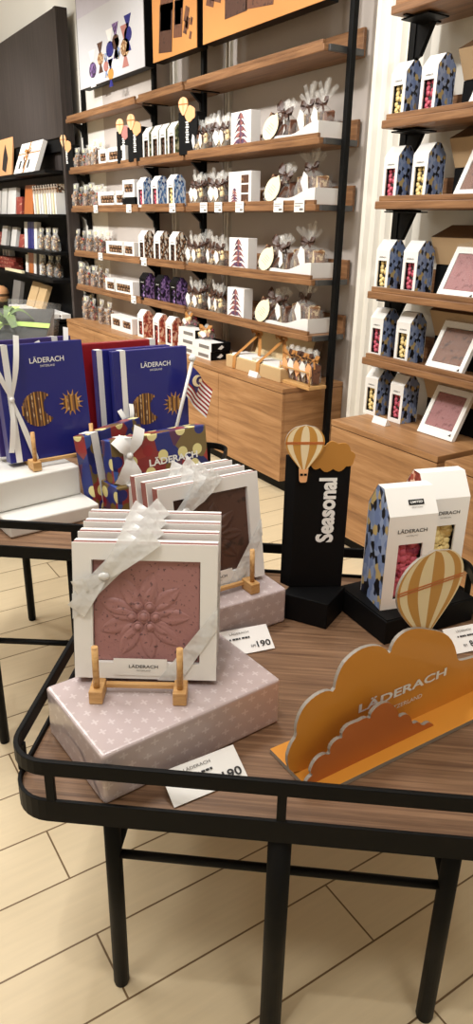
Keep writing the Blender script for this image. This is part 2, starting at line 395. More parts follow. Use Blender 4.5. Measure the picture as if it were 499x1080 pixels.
def upright(label, x, y, z0, z1, gussets, side=1, group='black shelf uprights'):
    t = thing('shelf_upright', label, 'shelf upright', (x, y, z0), 0, group)
    p = MB(); p.box(-.018, .018, -.018, .018, 0, z1 - z0); p.build('post', 'black_metal', t, .003)
    for z in gussets:
        g = MB(); g.prism([(-.11, z - z0 - .037), (.0, z - z0 - .037), (.0, z - z0 - .15), (-.03, z - z0 - .15), (-.035, z - z0 - .10)], -.012, .012, 'x'); g.build('gusset', 'black_metal', t)
    return t
GZ = [z - .006 for z in LV]
upright('black upright post at the far left end of the long shelving', -7.45, 2.961, CT + .001, ZC, GZ)
upright('black upright post between far and middle bays', -5.935, 2.97, CT + .001, ZC, GZ)
upright('black upright post between middle and near bays', -5.133, 2.97, CT + .001, ZC, GZ)
upright('tall black post at near right end of long shelving, down to floor', -3.506, 2.96, 0, ZC, [])
# right-hand unit: the same shelves, 0.2 nearer the room
RB = [('left bay', -2.83, -2.06), ('right bay', -2.02, -1.25)]
for bn, x0, x1 in RB:
    for i, z in enumerate(LV):
        if bn == 'right bay' and i < 0: continue
        shelf('walnut %s of the right-hand unit, %s' % (LVN[i], bn), x0, x1, 2.60, 2.90, z, 'walnut shelves of the right-hand unit', False, True)
def upright_flat(label, x, y, z0, z1, gs):
    t = thing('shelf_upright', label, 'shelf upright', (x, y, z0), 0, 'black shelf uprights')
    p = MB(); p.box(-.02, .02, -.02, .02, 0, z1 - z0); p.build('post', 'black_metal', t, .003)
    for z in gs:
        zz = z - z0 - .037
        g = MB(); g.prism([(.02, zz), (.12, zz), (.05, zz - .13), (.02, zz - .14)], -.012, .012, 'y'); g.build('gusset', 'black_metal', t)
        g = MB(); g.box(.035, .20, -.13, .0, zz - .006, zz); g.build('support_arm', 'black_metal', t)
upright_flat('black upright post at left end of the right-hand unit', -2.852, 2.785, CT + .001, ZC, GZ)
upright_flat('black upright post between the bays of the right-hand unit', -2.04, 2.785, CT + .001, ZC, GZ)
# ---------------------------------------------------------------- counters
def counter(label, x0, x1, yf, yb, doors, z=CT):
    t = thing('counter_cabinet', label, 'cabinet', ((x0 + x1) / 2, yf, 0), 0, 'oak counter cabinets under the shelves')
    h = (x1 - x0) / 2; d = yb - yf
    b = MB(); b.box(-h, h, .016, d, .085, z - .032); b.build('carcass', 'counter_wood', t)
    w = MB(); w.box(-h, h, -.004, d, z - .03, z); w.build('worktop', 'counter_wood', t, .003)
    p = MB(); p.box(-h + .02, h - .02, .06, d, 0, .085); p.build('plinth', 'black_metal', t)
    for i in range(doors):
        a = -h + i * 2 * h / doors
        q = MB(); q.box(a + .002, a + 2 * h / doors - .002, -.002, .016, .085, z - .034); q.build('door', 'counter_wood', t, .002)
    return t
counter('oak counter cabinet under the far bay of the long shelving', -7.39, -5.907, 2.624, 2.98, 2)
counter('narrow oak counter cabinet under the middle bay', -5.903, -5.107, 2.624, 3.11, 1)
counter('oak counter cabinet under the near bay, beside the black post', -5.103, -3.545, 2.624, 3.11, 2)
counter('oak counter cabinet under left bay of the right-hand unit', -2.82, -2.075, 2.415, 2.91, 1)
counter('oak counter cabinet at right edge, under the right-hand unit', -2.02, -1.26, 2.40, 2.91, 1)
# ---------------------------------------------------------------- posters above the shelves
def poster(label, x0, x1, mat, bg=None):
    z0, z1 = 2.775, 4.0
    t = thing('wall_poster', label, 'poster', ((x0 + x1) / 2, 2.85, z0), 0, 'product posters over the long shelving')
    h = (x1 - x0) / 2
    f = MB(); f.box(-h, h, .006, .09, 0, z1 - z0); f.build('frame', 'black_metal', t)
    q = MB(); q.box(-h, h, 0, .005, .0, z1 - z0); q.build('print_panel', mat, t)
    return t, h
t, h = poster('white poster of wrapped candies in a row', -7.22, -5.85, 'poster_white')
b = MB()
b.box(-h, h, -.0005, 0, .55, 1.2); b.build('backdrop_tint', 'poster_lilac', t)
cols = ['print_purple', 'brown_bark', 'mauve_card', 'navy_card', 'gold_card', 'dark_chocolate', 'camo_blue', 'brown_bark', 'navy_card']
for i, (px, py, sz) in enumerate(((98, 74, 1.25), (106, 62, 1.0), (112, 70, .8), (116, 52, 1.2), (117, 78, .9), (122, 44, 1.1), (124, 56, .9), (132, 50, 1.3), (135, 36, 1.1))):
    p = YP(px, py, 2.85); cx = p.x + 6.535; cz = p.z - 2.775
    q = MB(); r = .055 * sz
    q.prism([(cx + cos(a) * r * 1.2, cz + sin(a) * r * .9) for a in [k * pi / 6 for k in range(12)]], -.002, -.0006, 'y', 0)
    q.prism([(cx - .2 * r, cz + .7 * r), (cx + .2 * r, cz + .7 * r), (cx + 1.1 * r, cz + 2.2 * r), (cx - 1.1 * r, cz + 2.2 * r)], -.002, -.0006, 'y', 1)
    q.prism([(cx - .2 * r, cz - .7 * r), (cx + .2 * r, cz - .7 * r), (cx + .9 * r, cz - 1.9 * r), (cx - .9 * r, cz - 1.9 * r)], -.002, -.0006, 'y', 1)
    q.build('printed_candy', [cols[i], 'white_card' if i % 3 == 0 else cols[(i + 4) % 9]], t)
t, h = poster('orange poster of broken chocolate bars, beside white candy poster', -5.70, -5.025, 'poster_orange')
cx0 = -5.3625
def prt(px, py, w_, h_, mat, nm, rot=0):
    p = YP(px, py, 2.85); q = MB(); q.box(-w_ / 2, w_ / 2, -.002, -.0006, -h_ / 2, h_ / 2); q.xform(T((p.x - cx0, 0, p.z - 2.775)) @ RY(rot)); q.build(nm, mat, t)
prt(175, 30, .21, .30, 'dark_chocolate', 'printed_pack', .1); prt(175, 22, .17, .12, 'cream_card', 'printed_label', .1)
prt(188, 20, .13, .22, 'milk_chocolate', 'printed_pack', .1); prt(188, 15, .09, .12, 'dark_chocolate', 'printed_block', .1)
for a_, b_, s_ in ((197, 15, .06), (196, 29, .05), (198, 24, .045), (201, 37, .03), (202, 22, .03)): prt(a_, b_, s_, s_ * 1.5, 'milk_chocolate', 'printed_shard', .4)
prt(176, 3, .2, .1, 'milk_chocolate', 'printed_pack', .1); prt(189, 2, .12, .08, 'dark_chocolate', 'printed_pack', .1)
t, h = poster('wide orange poster of chocolate at right, cut by frame top', -4.94, -3.62, 'poster_orange')
cx0 = -4.28
prt(249, 0, .26, .16, 'dark_chocolate', 'printed_pack'); prt(222, 1, .10, .06, 'milk_chocolate', 'printed_shard', .3); prt(229, -6, .12, .08, 'milk_chocolate', 'printed_shard', .3); prt(275, -14, .3, .2, 'milk_chocolate', 'printed_pack', .1)
# ---------------------------------------------------------------- the dark cabinet on the left
t = thing('display_cabinet', 'tall dark wood display cabinet with black shelves at left', 'cabinet', (-9.6, 2.8, 0))
def dx(x): return x + 9.6
b = MB(); b.box(dx(-11.3), dx(-7.66), 0, .10, 2.42, 3.50); b.build('upper_panel', 'dark_wood', t, .004)
b = MB(); b.box(dx(-11.3), dx(-7.68), .02, .10, 2.30, 2.42); b.build('shadow_gap', 'black_card', t)
b = MB(); b.box(dx(-11.3), dx(-7.68), .065, .10, 1.98, 2.30); b.build('lower_panel', 'dark_wood', t)
b = MB(); b.box(dx(-11.3), dx(-7.68), .06, .10, .0, 1.98); b.build('back_panel', 'black_card', t)
b = MB(); b.box(dx(-7.66), dx(-7.60), -.01, .11, 0, 3.50); b.build('side_panel', 'dark_wood', t, .004)
DL = [2.115, 1.705, 1.335, 1.06, .66]
for i, z in enumerate(DL):
    b = MB(); b.box(dx(-11.3), dx(-7.67), -.20 if i < 4 else -.36, .06, z - .03, z); b.build('shelf', 'black_card', t)
b = MB(); b.box(dx(-11.3), dx(-7.67), -.30, .06, 0, .60); b.build('base', 'black_card', t)
# ================================================================ the two tray tables
ANG = radians(51.8); E1 = Vector((cos(ANG), sin(ANG), 0)); E2 = Vector((-sin(ANG), cos(ANG), 0))
def W(u, v, z): return E1 * u + E2 * v + Vector((0, 0, z))
def rrect(hx, hy, r, n=8):
    P = []
    for cx, cy, a0 in ((hx - r, hy - r, 0), (-hx + r, hy - r, 90), (-hx + r, -hy + r, 180), (hx - r, -hy + r, 270)):
        P += [(cx + r * cos(radians(a0 + 90 * k / n)), cy + r * sin(radians(a0 + 90 * k / n))) for k in range(n + 1)]
    return P
def ringband(mb, hx, hy, r, th, z0, z1):
    o = rrect(hx, hy, r); i = rrect(hx - th, hy - th, r - th)
    mb.loft([[(x, y, z0) for x, y in o], [(x, y, z1) for x, y in o], [(x, y, z1) for x, y in i], [(x, y, z0) for x, y in i], [(x, y, z0) for x, y in o]], 0, False, False)
def tray_table(label, u, v, hx, hy, zs, zb, zt, r0, r1, legs, posts, stretch, group):
    t = thing('tray_table', label, 'table', W(u, v, 0), ANG, group)
    m = MB(); m.prism(rrect(hx - .009, hy - .009, .07), zs - .03, zs, 'z'); m.build('tabletop', 'table_wood', t)
    m = MB(); ringband(m, hx, hy, .08, .008, zb, zt); m.build('apron', 'black_metal', t, .0015)
    m = MB(); ringband(m, hx, hy, .08, .011, r0, r1); m.build('rail', 'black_metal', t, .0025)
    for (x, y) in posts:
        m = MB(); m.box(x - .009, x + .009, y - .005, y + .005, zt - .003, r0 + .003); m.build('rail_post', 'black_metal', t, .0015)
    for (x, y, r) in legs:
        m = MB(); m.tube([(x, y, .008), (x, y, zs - .03)], r, 20); m.tube([(x, y, 0), (x, y, .012)], r * .9, 20); m.build('leg', 'black_metal', t)
    for (a, b_, z) in stretch:
        m = MB(); m.tube([(a[0], a[1], z), (b_[0], b_[1], z)], .0095, 10); m.build('stretcher', 'black_metal', t)
    return t
hx, hy = .531, .521
pc = [(x, y) for x in (-.44, 0, .44) for y in (-hy + .006, hy - .006)] + [(-hx + .006, y) for y in (-.44, 0, .44)] + [(hx - .006, y) for y in (-.44, 0, .44)]
T1 = tray_table('walnut tray table in the foreground with a black metal rail', 0, 1.534, hx, hy, .612, .57, .621, .682, .714,
                [(-.351, -.431, .0182), (.345, -.433, .0195), (0, -.494, .0235), (-.351, .431, .0185), (.345, .433, .0185), (0, .49, .0225)], pc,
                [((-.351, -.431), (.345, -.433), .4025), ((-.351, .431), (.345, .433), .4025), ((-.351, -.431), (-.351, .431), .385), ((.345, -.433), (.345, .433), .385)], 'black railed tray tables')
hx, hy = .485, .445
pc = [(.128, -hy + .006), (-.40, -hy + .006), (.40, -hy + .006), (.40, hy - .006), (0, hy - .006), (-.40, hy - .006), (-hx + .006, -.2), (-hx + .006, .2), (hx - .006, -.2), (hx - .006, .2)]
T2 = tray_table('taller tray table behind, holding navy and patterned gift boxes', -.77, 2.275, hx, hy, .75, .72, .757, .814, .838,
                [(-.181, -.407, .0165), (.098, -.392, .0165), (-.38, .38, .0165), (.40, .38, .0165)], pc,
                [((-.181, -.407), (.098, -.392), .402), ((-.38, .38), (.40, .38), .402)], 'black railed tray tables')
ZT, Z2 = .6125, .7505
# ---------------------------------------------------------------- wrapped boxes
def wrapped_box(name, label, cat, sx, sy, sz, loc, rot, mat, group=None, parts=True):
    t = thing(name, label, cat, loc, rot, group)
    m = MB(); nx, ny = 8, 10                                   # slightly soft paper box
    m.box(-sx / 2, sx / 2, -sy / 2, sy / 2, 0, sz); m.build('box_body', mat, t, .007, 3)
    if parts:   # folded paper ends with a visible seam and triangular folds, clear film fin along one edge
        for s_ in (-1, 1):
            f = MB(); f.add([(-sx / 2 + .01, s_ * (sy / 2 + .0012), .006), (sx / 2 - .01, s_ * (sy / 2 + .0012), .006), (sx * .12, s_ * (sy / 2 + .0016), sz * .55), (-sx * .12, s_ * (sy / 2 + .0016), sz * .55)], [(0, 1, 2, 3)]); f.build('end_fold', mat, t)
    return t
wrapped_box('gift_box', 'large pink wrapped box with white flower print, front left of table', 'gift box', .265, .43, .1165, (-1.158, .573, ZT), radians(3.8), 'pink_wrap', 'pink wrapped display boxes')
wrapped_box('gift_box', 'pink wrapped box behind, carrying the dark chocolate frames', 'gift box', .30, .43, .106, (-1.536, .852, ZT), radians(0), 'pink_wrap', 'pink wrapped display boxes')
# ---------------------------------------------------------------- little wooden easels
def easel(label, loc, rot, gap, group='wooden easels', rail=.20):
    t = thing('wooden_easel', label, 'easel', loc, rot, group)
    for s_ in (-1, 1):
        m = MB(); m.box(s_ * gap / 2 - .014, s_ * gap / 2 + .014, -.03, .02, 0, .03); m.build('foot_block', 'easel_wood', t, .002)
        m = MB(); m.tube([(s_ * gap / 2, -.012, .03), (s_ * gap / 2, -.008, .124)], .0068, 12); m.build('front_peg', 'easel_wood', t)
        m = MB(); m.box(s_ * gap / 2 - .006, s_ * gap / 2 + .006, .02, rail, 0, .0125); m.build('side_rail', 'easel_wood', t, .001)
    m = MB(); m.box(-gap / 2 + .014, gap / 2 - .014, .008, .019, .014, .024); m.build('crossbar', 'easel_wood', t, .001)
    return t
# ---------------------------------------------------------------- chocolate tablets in white window frames
def flower(mb, cx, cz, y, R_, m=0):
    for ring, (n, r0, r1, wd, off) in enumerate(((9, .30, 1.0, .15, .0), (7, .28, .74, .13, .35))):
        for k in range(n):
            a = 2 * pi * k / n + off; L = R_ * r1; a0 = R_ * r0 * .8
            rings = []
            for q in range(9):
                tt = q / 8; rr = a0 + (L - a0) * tt; hw = R_ * wd * 1.3 * (sin(pi * min(1, tt * .92 + .06)) ** .8); hh = .0008 + .0026 * sin(pi * min(1, tt * .9 + .1)) * (1 if ring == 0 else 1.2)
                ca, sa = cos(a), sin(a)
                def P(s_, h_): return (cx + rr * ca - s_ * sa, y - h_, cz + rr * sa + s_ * ca)
                rings.append([P(-hw, -.001), P(-hw * .78, hh), P(-hw * .3, hh * .72), P(0, hh * .35), P(hw * .3, hh * .72), P(hw * .78, hh), P(hw, -.001)])
            vs = [p for r in rings for p in r]
            mb.add(vs, [(i * 7 + j, i * 7 + j + 1, (i + 1) * 7 + j + 1, (i + 1) * 7 + j) for i in range(8) for j in range(6)], m, True)
    for k in range(7):
        a = 2 * pi * k / 6; rr = 0 if k == 6 else R_ * .26; r = R_ * (.125 if k == 6 else .10)
        c = (cx + rr * cos(a), cz + rr * sin(a)); vs = []
        prof = [(1.25, -.001), (1.15, .004), (.95, .0045), (.85, .003), (.72, .006), (.4, .0085), (.01, .009)]
        for (pr_, h_) in prof: vs += [(c[0] + r * pr_ * cos(b * pi / 8), y - h_, c[1] + r * pr_ * sin(b * pi / 8)) for b in range(16)]
        mb.add(vs, [(i * 16 + j, i * 16 + (j + 1) % 16, (i + 1) * 16 + (j + 1) % 16, (i + 1) * 16 + j) for i in range(6) for j in range(16)], m, True)
FW, FH, FD = .302, .298, .036
def choc_frame(choc, label_on=True):
    t = thing('framed_chocolate', 'x', 'boxed chocolate')
    x0, x1, z0, z1 = -FW / 2, FW / 2, 0, FH
    a0, a1, c0, c1 = x0 + .040, x1 - .036, .036, FH - .036
    m = MB()   # white front frame with a square window, as one ring 3 mm thick
    o = [(x0, z0), (x1, z0), (x1, z1), (x0, z1)]; i = [(a0, c0), (a1, c0), (a1, c1), (a0, c1)]
    vs = [(x, 0, z) for x, z in o] + [(x, 0, z) for x, z in i] + [(x, .004, z) for x, z in o] + [(x, .012, z) for x, z in i]
    fs = []
    for q in range(4):
        p = (q + 1) % 4; fs += [(q, p, 4 + p, 4 + q), (4 + q, 4 + p, 12 + p, 12 + q), (q, 8 + q, 8 + p, p)]
    m.add(vs, fs); m.build('front_frame', 'white_card', t)
    m = MB(); m.box(x0 + .001, x1 - .001, .0125, FD, .001, FH - .001); m.box(x0 + .001, x1 - .001, .004, .0125, .001, .0345); m.box(x0 + .001, x1 - .001, .004, .0125, c1 + .001, FH - .001)
    m.box(x0 + .001, a0 - .001, .004, .0125, .034, c1); m.box(a1 + .001, x1 - .001, .004, .0125, .034, c1); m.box(x0 + .001, x1 - .001, .019, FD, FH - .001, FH + .0002, 1); m.build('box_shell', ['copper_edge', 'white_card'], t)
    m = MB(); m.box(a0 + .002, a1 - .002, .010, .0124, c0 + .002, c1 - .002); flower(m, (a0 + a1) / 2 - .006, (c0 + c1) / 2 - .012, .0102, .098); m.build('chocolate_tablet', choc, t)
    m = MB(); m.box(-.068, .046, -.0015, -.0004, .008, .046); lb = m.build('label', 'white_card', t)
    lettering('LÄDERACH', .062, .0085, 'ink', lb, T((-.004, -.0018, .030)), .012)
    lettering('SWITZERLAND', .03, .0034, 'ink_grey', lb, T((-.004, -.0018, .020)))
    if label_on:
        m = MB(); m.prism([(x1 - .062, .047), (x1 - .045, .070), (x1 - .040, .046)], -.0012, -.0004, 'y'); m.build('corner_mark', 'dark_card', t)
    return t
def organza(t, big=True):
    """white organza ribbon over two corners with a bow on the upper left"""
    x0, x1 = -FW / 2, FW / 2
    m = MB()
    m.add([(x0 - .001, -.004, FH - .11), (x0 - .001, -.004, FH - .165), (x0 + .165, -.004, FH + .001), (x0 + .105, -.004, FH + .001)], [(0, 1, 2, 3)])
    m.add([(x1 - .125, -.003, -.001), (x1 - .075, -.003, -.001), (x1 + .001, -.003, .118), (x1 + .001, -.003, .165)], [(0, 1, 2, 3)])
    rb = m.build('corner_ribbon', 'organza', t)
    kx, kz = x0 + .068, FH - .068
    b = MB()
    def petal(a, L, w0, w1, up):   # one loop or tail of the bow, a crinkled folded band
        ca, sa = cos(a), sin(a); pts = []; ws = []
        for q in range(9):
            tt = q / 8; pts.append((kx + L * tt * ca, -.006 - up * sin(pi * tt) - .004 * (q % 2), kz + L * tt * sa)); ws.append(w0 + (w1 - w0) * tt ** .8)
        b.strip(pts, (-sa, 0, ca), ws)
    petal(radians(40), .135, .020, .046, .016); petal(radians(57), .105, .018, .040, .012)
    petal(radians(205), .070, .016, .034, .008); petal(radians(232), .10, .016, .044, .006)
    b.ico((kx, -.012, kz), .010, 0, 2, .12, (1.3, .6, .9))
    b.build('bow', 'organza', rb)
    return t
# front stack, four pink ones, on the first easel
th = radians(56.4); d = Vector((cos(th), sin(th), 0)); nb = Vector((-d.y, d.x, 0)); lean = radians(10.4)
base = Vector((-1.256, .409, .7435)) + d * (FW / 2)
kf = organza(choc_frame('pink_chocolate')); n_ = ['front pink chocolate tablet in white frame with embossed flower and bow', 'white framed chocolate box directly behind the front pink tablet', 'third white framed chocolate box in the front stack', 'rearmost white framed chocolate box of the front stack']
for k in range(4):
    o = kf if k == 0 else dup(kf, n_[k], (0, 0, 0)); o['label'] = n_[k]; o['group'] = 'chocolate frames of the front stack'
    o.location = base + nb * (k * .055); o.rotation_euler = (-lean, 0, th)
easel('wooden easel holding the front stack of pink chocolate frames', Vector((-1.128, .497, .7295)) + nb * .016, radians(57), .172, rail=.235)
kg = organza(choc_frame('dark_chocolate')); n_ = ['dark chocolate tablet in white frame, foremost of the rear stack', 'middle white framed box of the rear chocolate stack', 'rearmost white framed box of the rear chocolate stack, by patterned boxes']
for k in range(3):
    o = kg if k == 0 else dup(kg, n_[k], (0, 0, 0)); o['label'] = n_[k]; o['group'] = 'chocolate frames of the rear stack'
    o.location = Vector((-1.462 - k * .058, 1.045 - FW / 2 - k * .004, .7325)); o.rotation_euler = (-lean, 0, radians(90))
easel('wooden easel holding the dark chocolate frames on the rear pink box', Vector((-1.432, .888, .7190)), radians(90), .172, rail=.20)
# ---------------------------------------------------------------- price cards
def price_card(label, corner, rot, w, price, d_=.066, hh=.036, po=.33, group='price cards on the table'):
    t = thing('price_card', label, 'price card', corner, rot, group)
    m = MB(); m.hexa([(-w / 2, 0, 0), (w / 2, 0, 0), (w / 2, d_, hh), (-w / 2, d_, hh), (-w / 2, -.001, .002), (w / 2, -.001, .002), (w / 2, d_ - .001, hh + .002), (-w / 2, d_ - .001, hh + .002)]); m.build('card', 'white_card', t)
    m = MB(); m.box(-w / 2 + .01, w / 2 - .01, d_ - .004, d_ - .002, 0, hh - .002); m.build('back_stand', 'white_card', t)
    al = atan2(hh, d_); Mx = T((0, 0, .0035)) @ RX(-(pi / 2 - al))
    L = sqrt(d_ * d_ + hh * hh)
    lettering('LÄDERACH', w * .36, .0075, 'ink_grey', t, Mx @ T((-w * .05, 0, L * .80)), .01)
    m = MB()
    for k in range(7): m.box(-w * .26 + k * w * .058, -w * .26 + k * w * .058 + w * (.048 if k % 3 else .03), -.0012, -.0004, L * .55, L * .61)
    m.xform(Mx); m.build('printed_line', 'ink', t)
    lettering('RM', w * .08, .008, 'ink', t, Mx @ T((w * (po - .20), 0, L * .22)))
    lettering(price, w * (.085 * len(price)), .018, 'ink', t, Mx @ T((w * po, 0, L * .25)), .02)
    return t
def corner_to_center(c, rot, w): return Vector(c) - Vector((cos(rot), sin(rot), 0)) * (w / 2)
r_ = radians(78); price_card('white price card reading 190 beside the rear pink box', corner_to_center((-1.288, .962, ZT + .001), r_, .15), r_, .15, '190')
r_ = radians(88); price_card('white price card reading 190 in front of the large pink box', corner_to_center((-.931, .642, ZT + .001), r_, .165), r_, .165, '190', .062)
r_ = radians(77); price_card('white price card reading 85 beside the black plinth', Vector((-1.021, 1.351, ZT + .001)) + Vector((cos(r_), sin(r_), 0)) * .065, r_, .13, '85', po=.02)
# ---------------------------------------------------------------- popcorn cartons
def carton(W_, D_, hc, hr, side, fill, brand=True, white='white_card', slim=False):
    t = thing('popcorn_carton', 'x', 'carton')
    y0, y1 = -D_ / 2, D_ / 2; a, b_ = -.15 * D_, .15 * D_
    pent = [(y0, 0), (y1, 0), (y1, hc), (b_, hr), (a, hr), (y0, hc)]
    m = MB()
    for s_ in (-1, 1): m.prism([(q * .995, z) for q, z in pent], s_ * W_ / 2 - .001, s_ * W_ / 2 + .001, 'x')
    m.box(-W_ / 2 + .001, W_ / 2 - .001, y0 + .020, y1 - .001, 0, hc, 1); m.build('body', [side, 'dark_card'], t)
    e = W_ / 2 + .0015; k = .0022
    wq = .26 if brand else .33; wx0, wx1, wz0, wz1 = -wq * W_, wq * W_, hc * .10, hc * (.70 if brand else .74)
    m = MB()   # the white sleeve: front with window, slanted roof, flat ridge, back
    fo = [(-e, y0 - k, 0), (e, y0 - k, 0), (e, y0 - k, hc), (-e, y0 - k, hc)]; fi = [(wx0, y0 - k, wz0), (wx1, y0 - k, wz0), (wx1, y0 - k, wz1), (wx0, y0 - k, wz1)]; fb = [(x, y0 + .004, z) for x, _, z in fi]
    m.add(fo + fi + fb, [f for q in range(4) for f in ((q, (q + 1) % 4, 4 + (q + 1) % 4, 4 + q), (4 + q, 4 + (q + 1) % 4, 8 + (q + 1) % 4, 8 + q))])
    prof = [(y0 - k, hc), (a, hr + k), (b_, hr + k), (y1 + k, hc), (y1 + k, 0)]
    vs = [(s_ * e, y, z) for y, z in prof for s_ in (-1, 1)]
    m.add(vs, [(2 * q, 2 * q + 1, 2 * q + 3, 2 * q + 2) for q in range(4)])
    m.build('sleeve', white, t)
    m = MB(); random.seed(5); ww = wx1 - wx0; r = ww * (.20 if brand else .25); nx = 4 if brand else 2
    z = wz0 + r * .5
    while z < wz1 + r * .2:
        for q in range(nx):
            m.ico((wx0 + (q + .5 + random.uniform(-.25, .25)) * ww / nx, y0 + .0175 + random.uniform(-.002, .002), z + random.uniform(-.4, .4) * r), r * random.uniform(.75, 1.0), 0, 2 if brand else 1, .16, (1, .55, 1))
        z += r * 1.05
    m.build('popcorn', fill, t)
    if not brand: lettering('LÄDERACH', W_ * .5, .008, 'ink' if white == 'white_card' else 'white_ink', t, T((0, y0 - k - .0005, hc * .83)), .012)
    if brand:
        lettering('LÄDERACH', W_ * .62, .0125, 'ink', t, T((0, y0 - k - .0005, hc * .845)), .012); lettering('SWITZERLAND', W_ * .25, .004, 'ink_grey', t, T((0, y0 - k - .0005, hc * .79)))
    return t
def roof_tag(t, W_, D_, hc, hr):
    al = atan2(hr - hc, D_ * .35); M_ = T((.012, -D_ / 2 - .003, hc)) @ RX(-(pi / 2 - al))
    m = MB(); m.box(-.022, .022, -.0012, 0, .028, .042); m.xform(M_); o = m.build('stamp', 'black_card', t); lettering('LIMITED', .036, .006, 'white_ink', o, M_ @ T((0, -.0014, .035)), .02)
    lettering('EDITION', .03, .004, 'ink_grey', t, M_ @ T((0, -.0006, .021)))
th = radians(73.4); dw = Vector((cos(th), sin(th), 0)); bk = Vector((-dw.y, dw.x, 0))
m = MB(); 
t = thing('display_plinth', 'low black plinth under the two popcorn cartons', 'plinth', Vector((-1.151, 1.222, ZT + .0005)) + Vector((cos(radians(84)), sin(radians(84)), 0)) * .155 + Vector((-sin(radians(84)), cos(radians(84)), 0)) * .11, radians(84))
m.box(-.155, .155, -.11, .11, 0, .07); m.build('block', 'black_card', t, .003); m = MB(); m.box(-.152, .152, -.107, .107, .0702, .0735); m.build('top_sheet', 'black_card', t)
ka = carton(.138, .118, .272, .333, 'camo_blue', 'popcorn_pink'); roof_tag(ka, .138, .118, .272, .333); tag(ka, 'white gabled carton with pink popcorn window on black plinth', 'carton')
ka.location = Vector((-1.203, 1.247, ZT + .0745)) + dw * .069 + bk * .059; ka.rotation_euler.z = th
kb = carton(.138, .118, .272, .333, 'print_peach', 'popcorn_cream'); tag(kb, 'white gabled carton with cream popcorn behind the pink popcorn carton', 'carton')
kb.location = Vector((-1.206, 1.552, ZT + .0745)) - dw * .069 + bk * .059; kb.rotation_euler.z = th
# ---------------------------------------------------------------- the Seasonal sign
SA = Vector((-1.463, 1.100, 0)); SB = Vector((-1.427, 1.108, 0)); SCc = Vector((-1.356, 1.240, 0))
t = thing('seasonal_sign', 'tall black column sign reading Seasonal, with hot-air balloon cutout', 'sign', (SB.x, SB.y, ZT + .0005), 0)
def loc_(p, z): return (p[0] - SB.x, p[1] - SB.y, z)
BA, BBc, BC = Vector((-1.412, 1.070, 0)), Vector((-1.293, 1.139, 0)), Vector((-1.335, 1.221, 0))
BD = BA + (BC - BBc) * 1.35; BC2 = BBc + (BC - BBc) * 1.35
m = MB(); m.hexa([loc_(q, z) for z in (0, .078) for q in (BA, BBc, BC2, BD)]); m.build('sign_base', 'black_card', t, .002)
fd = (SCc - SB).normalized(); fn = Vector((fd.y, -fd.x, 0))          # along the face, and out of it
bk2 = (SA - SB).normalized()
S3 = SCc - fn * .06
m = MB(); hgt = .466; m.hexa([loc_(q, z) for z in (.079, hgt) for q in (SA, SB, SCc, S3)]); m.build('column', 'black_card', t, .002)
fw = (SCc - SB).length; M0 = Matrix(((fd.x, -fn.x, 0, 0), (fd.y, -fn.y, 0, 0), (0, 0, 1, 0), (0, 0, 0, 1)))      # x along face, -y out
lettering('Seasonal', .190, .050, 'white_ink', t, M0 @ T((fw * .60, -.0015, .314)) @ RY(-pi / 2), .04)
def balloon(parent, cx, cz, r, hgt_, y, M_, stripes=7, th_=.006, basket=True, mats=('gold_card', 'cream_stripe', 'grey_edge')):
    """flat cut-out of a striped hot-air balloon: envelope (stripes inside its material slots) and basket"""
    m = MB()
    def prof(tt):   # half width at height fraction tt from the mouth
        if tt > .62:
            return sqrt(max(0, 1 - ((tt - .62) / .38) ** 2))
        return .20 + .80 * sin(pi / 2 * (tt / .62)) ** 1.15
    nz = 22; zs = [q / nz for q in range(nz + 1)]
    for k in range(stripes):
        f0, f1 = -1 + 2 * k / stripes, -1 + 2 * (k + 1) / stripes
        f0, f1 = sin(f0 * pi / 2), sin(f1 * pi / 2)
        L = [(cx + r * f0 * prof(q), cz + hgt_ * q) for q in zs]; R2 = [(cx + r * f1 * prof(q), cz + hgt_ * q) for q in zs]
        poly = L + R2[::-1]
        vs = [(x, y, z) for x, z in L] + [(x, y, z) for x, z in R2]; n = nz + 1
        m.add(vs, [(i, i + 1, n + i + 1, n + i) for i in range(nz)], k % 2)
    outl = [(cx - r * prof(q), cz + hgt_ * q) for q in zs] + [(cx + r * prof(q), cz + hgt_ * q) for q in zs[::-1]][1:]
    n = len(outl); vs = [(x, y, z) for x, z in outl] + [(x, y + th_, z) for x, z in outl]
    m.add(vs, [(i, (i + 1) % n, n + (i + 1) % n, n + i) for i in range(n)] + [list(range(n, 2 * n))], 2)
    m.xform(M_); e = m.build('balloon', list(mats), parent)
    b = MB()
    for q in (.585, .615):
        hw = r * prof(q) * .985; b.box(cx - hw, cx + hw, y - .0012, y - .0003, cz + hgt_ * q - .0015, cz + hgt_ * q + .0015)
    b.xform(M_); b.build('band', 'rust_card', e)
    if basket:
        b = MB(); b.prism([(cx - r * .24, cz), (cx + r * .24, cz), (cx + r * .19, cz - hgt_ * .28), (cx + r * .13, cz - hgt_ * .31), (cx - r * .13, cz - hgt_ * .31), (cx - r * .19, cz - hgt_ * .28)], y, y + th_, 'y')
        b.xform(M_); bo = b.build('basket', 'peach_card', e)
        b = MB()
        for s_ in (-1, 1): b.box(cx + s_ * r * .10 - r * .075, cx + s_ * r * .10 + r * .075, y - .001, y - .0003, cz - hgt_ * .15, cz - hgt_ * .10)
        b.xform(M_); b.build('opening', 'black_card', bo)
    return e
def scallop(pts, steps=5, bulge=.42):
    """outline of bumps: each segment of pts becomes a circular-ish bulge to its left"""
    out = []
    for i in range(len(pts) - 1):
        a, b = Vector(pts[i]), Vector(pts[i + 1]); d_ = b - a; nn = Vector((-d_.y, d_.x))
        for k in range(steps): tt = k / steps; out.append(tuple(a + d_ * tt + nn * bulge * sin(pi * tt)))
    out.append(tuple(pts[-1])); return out
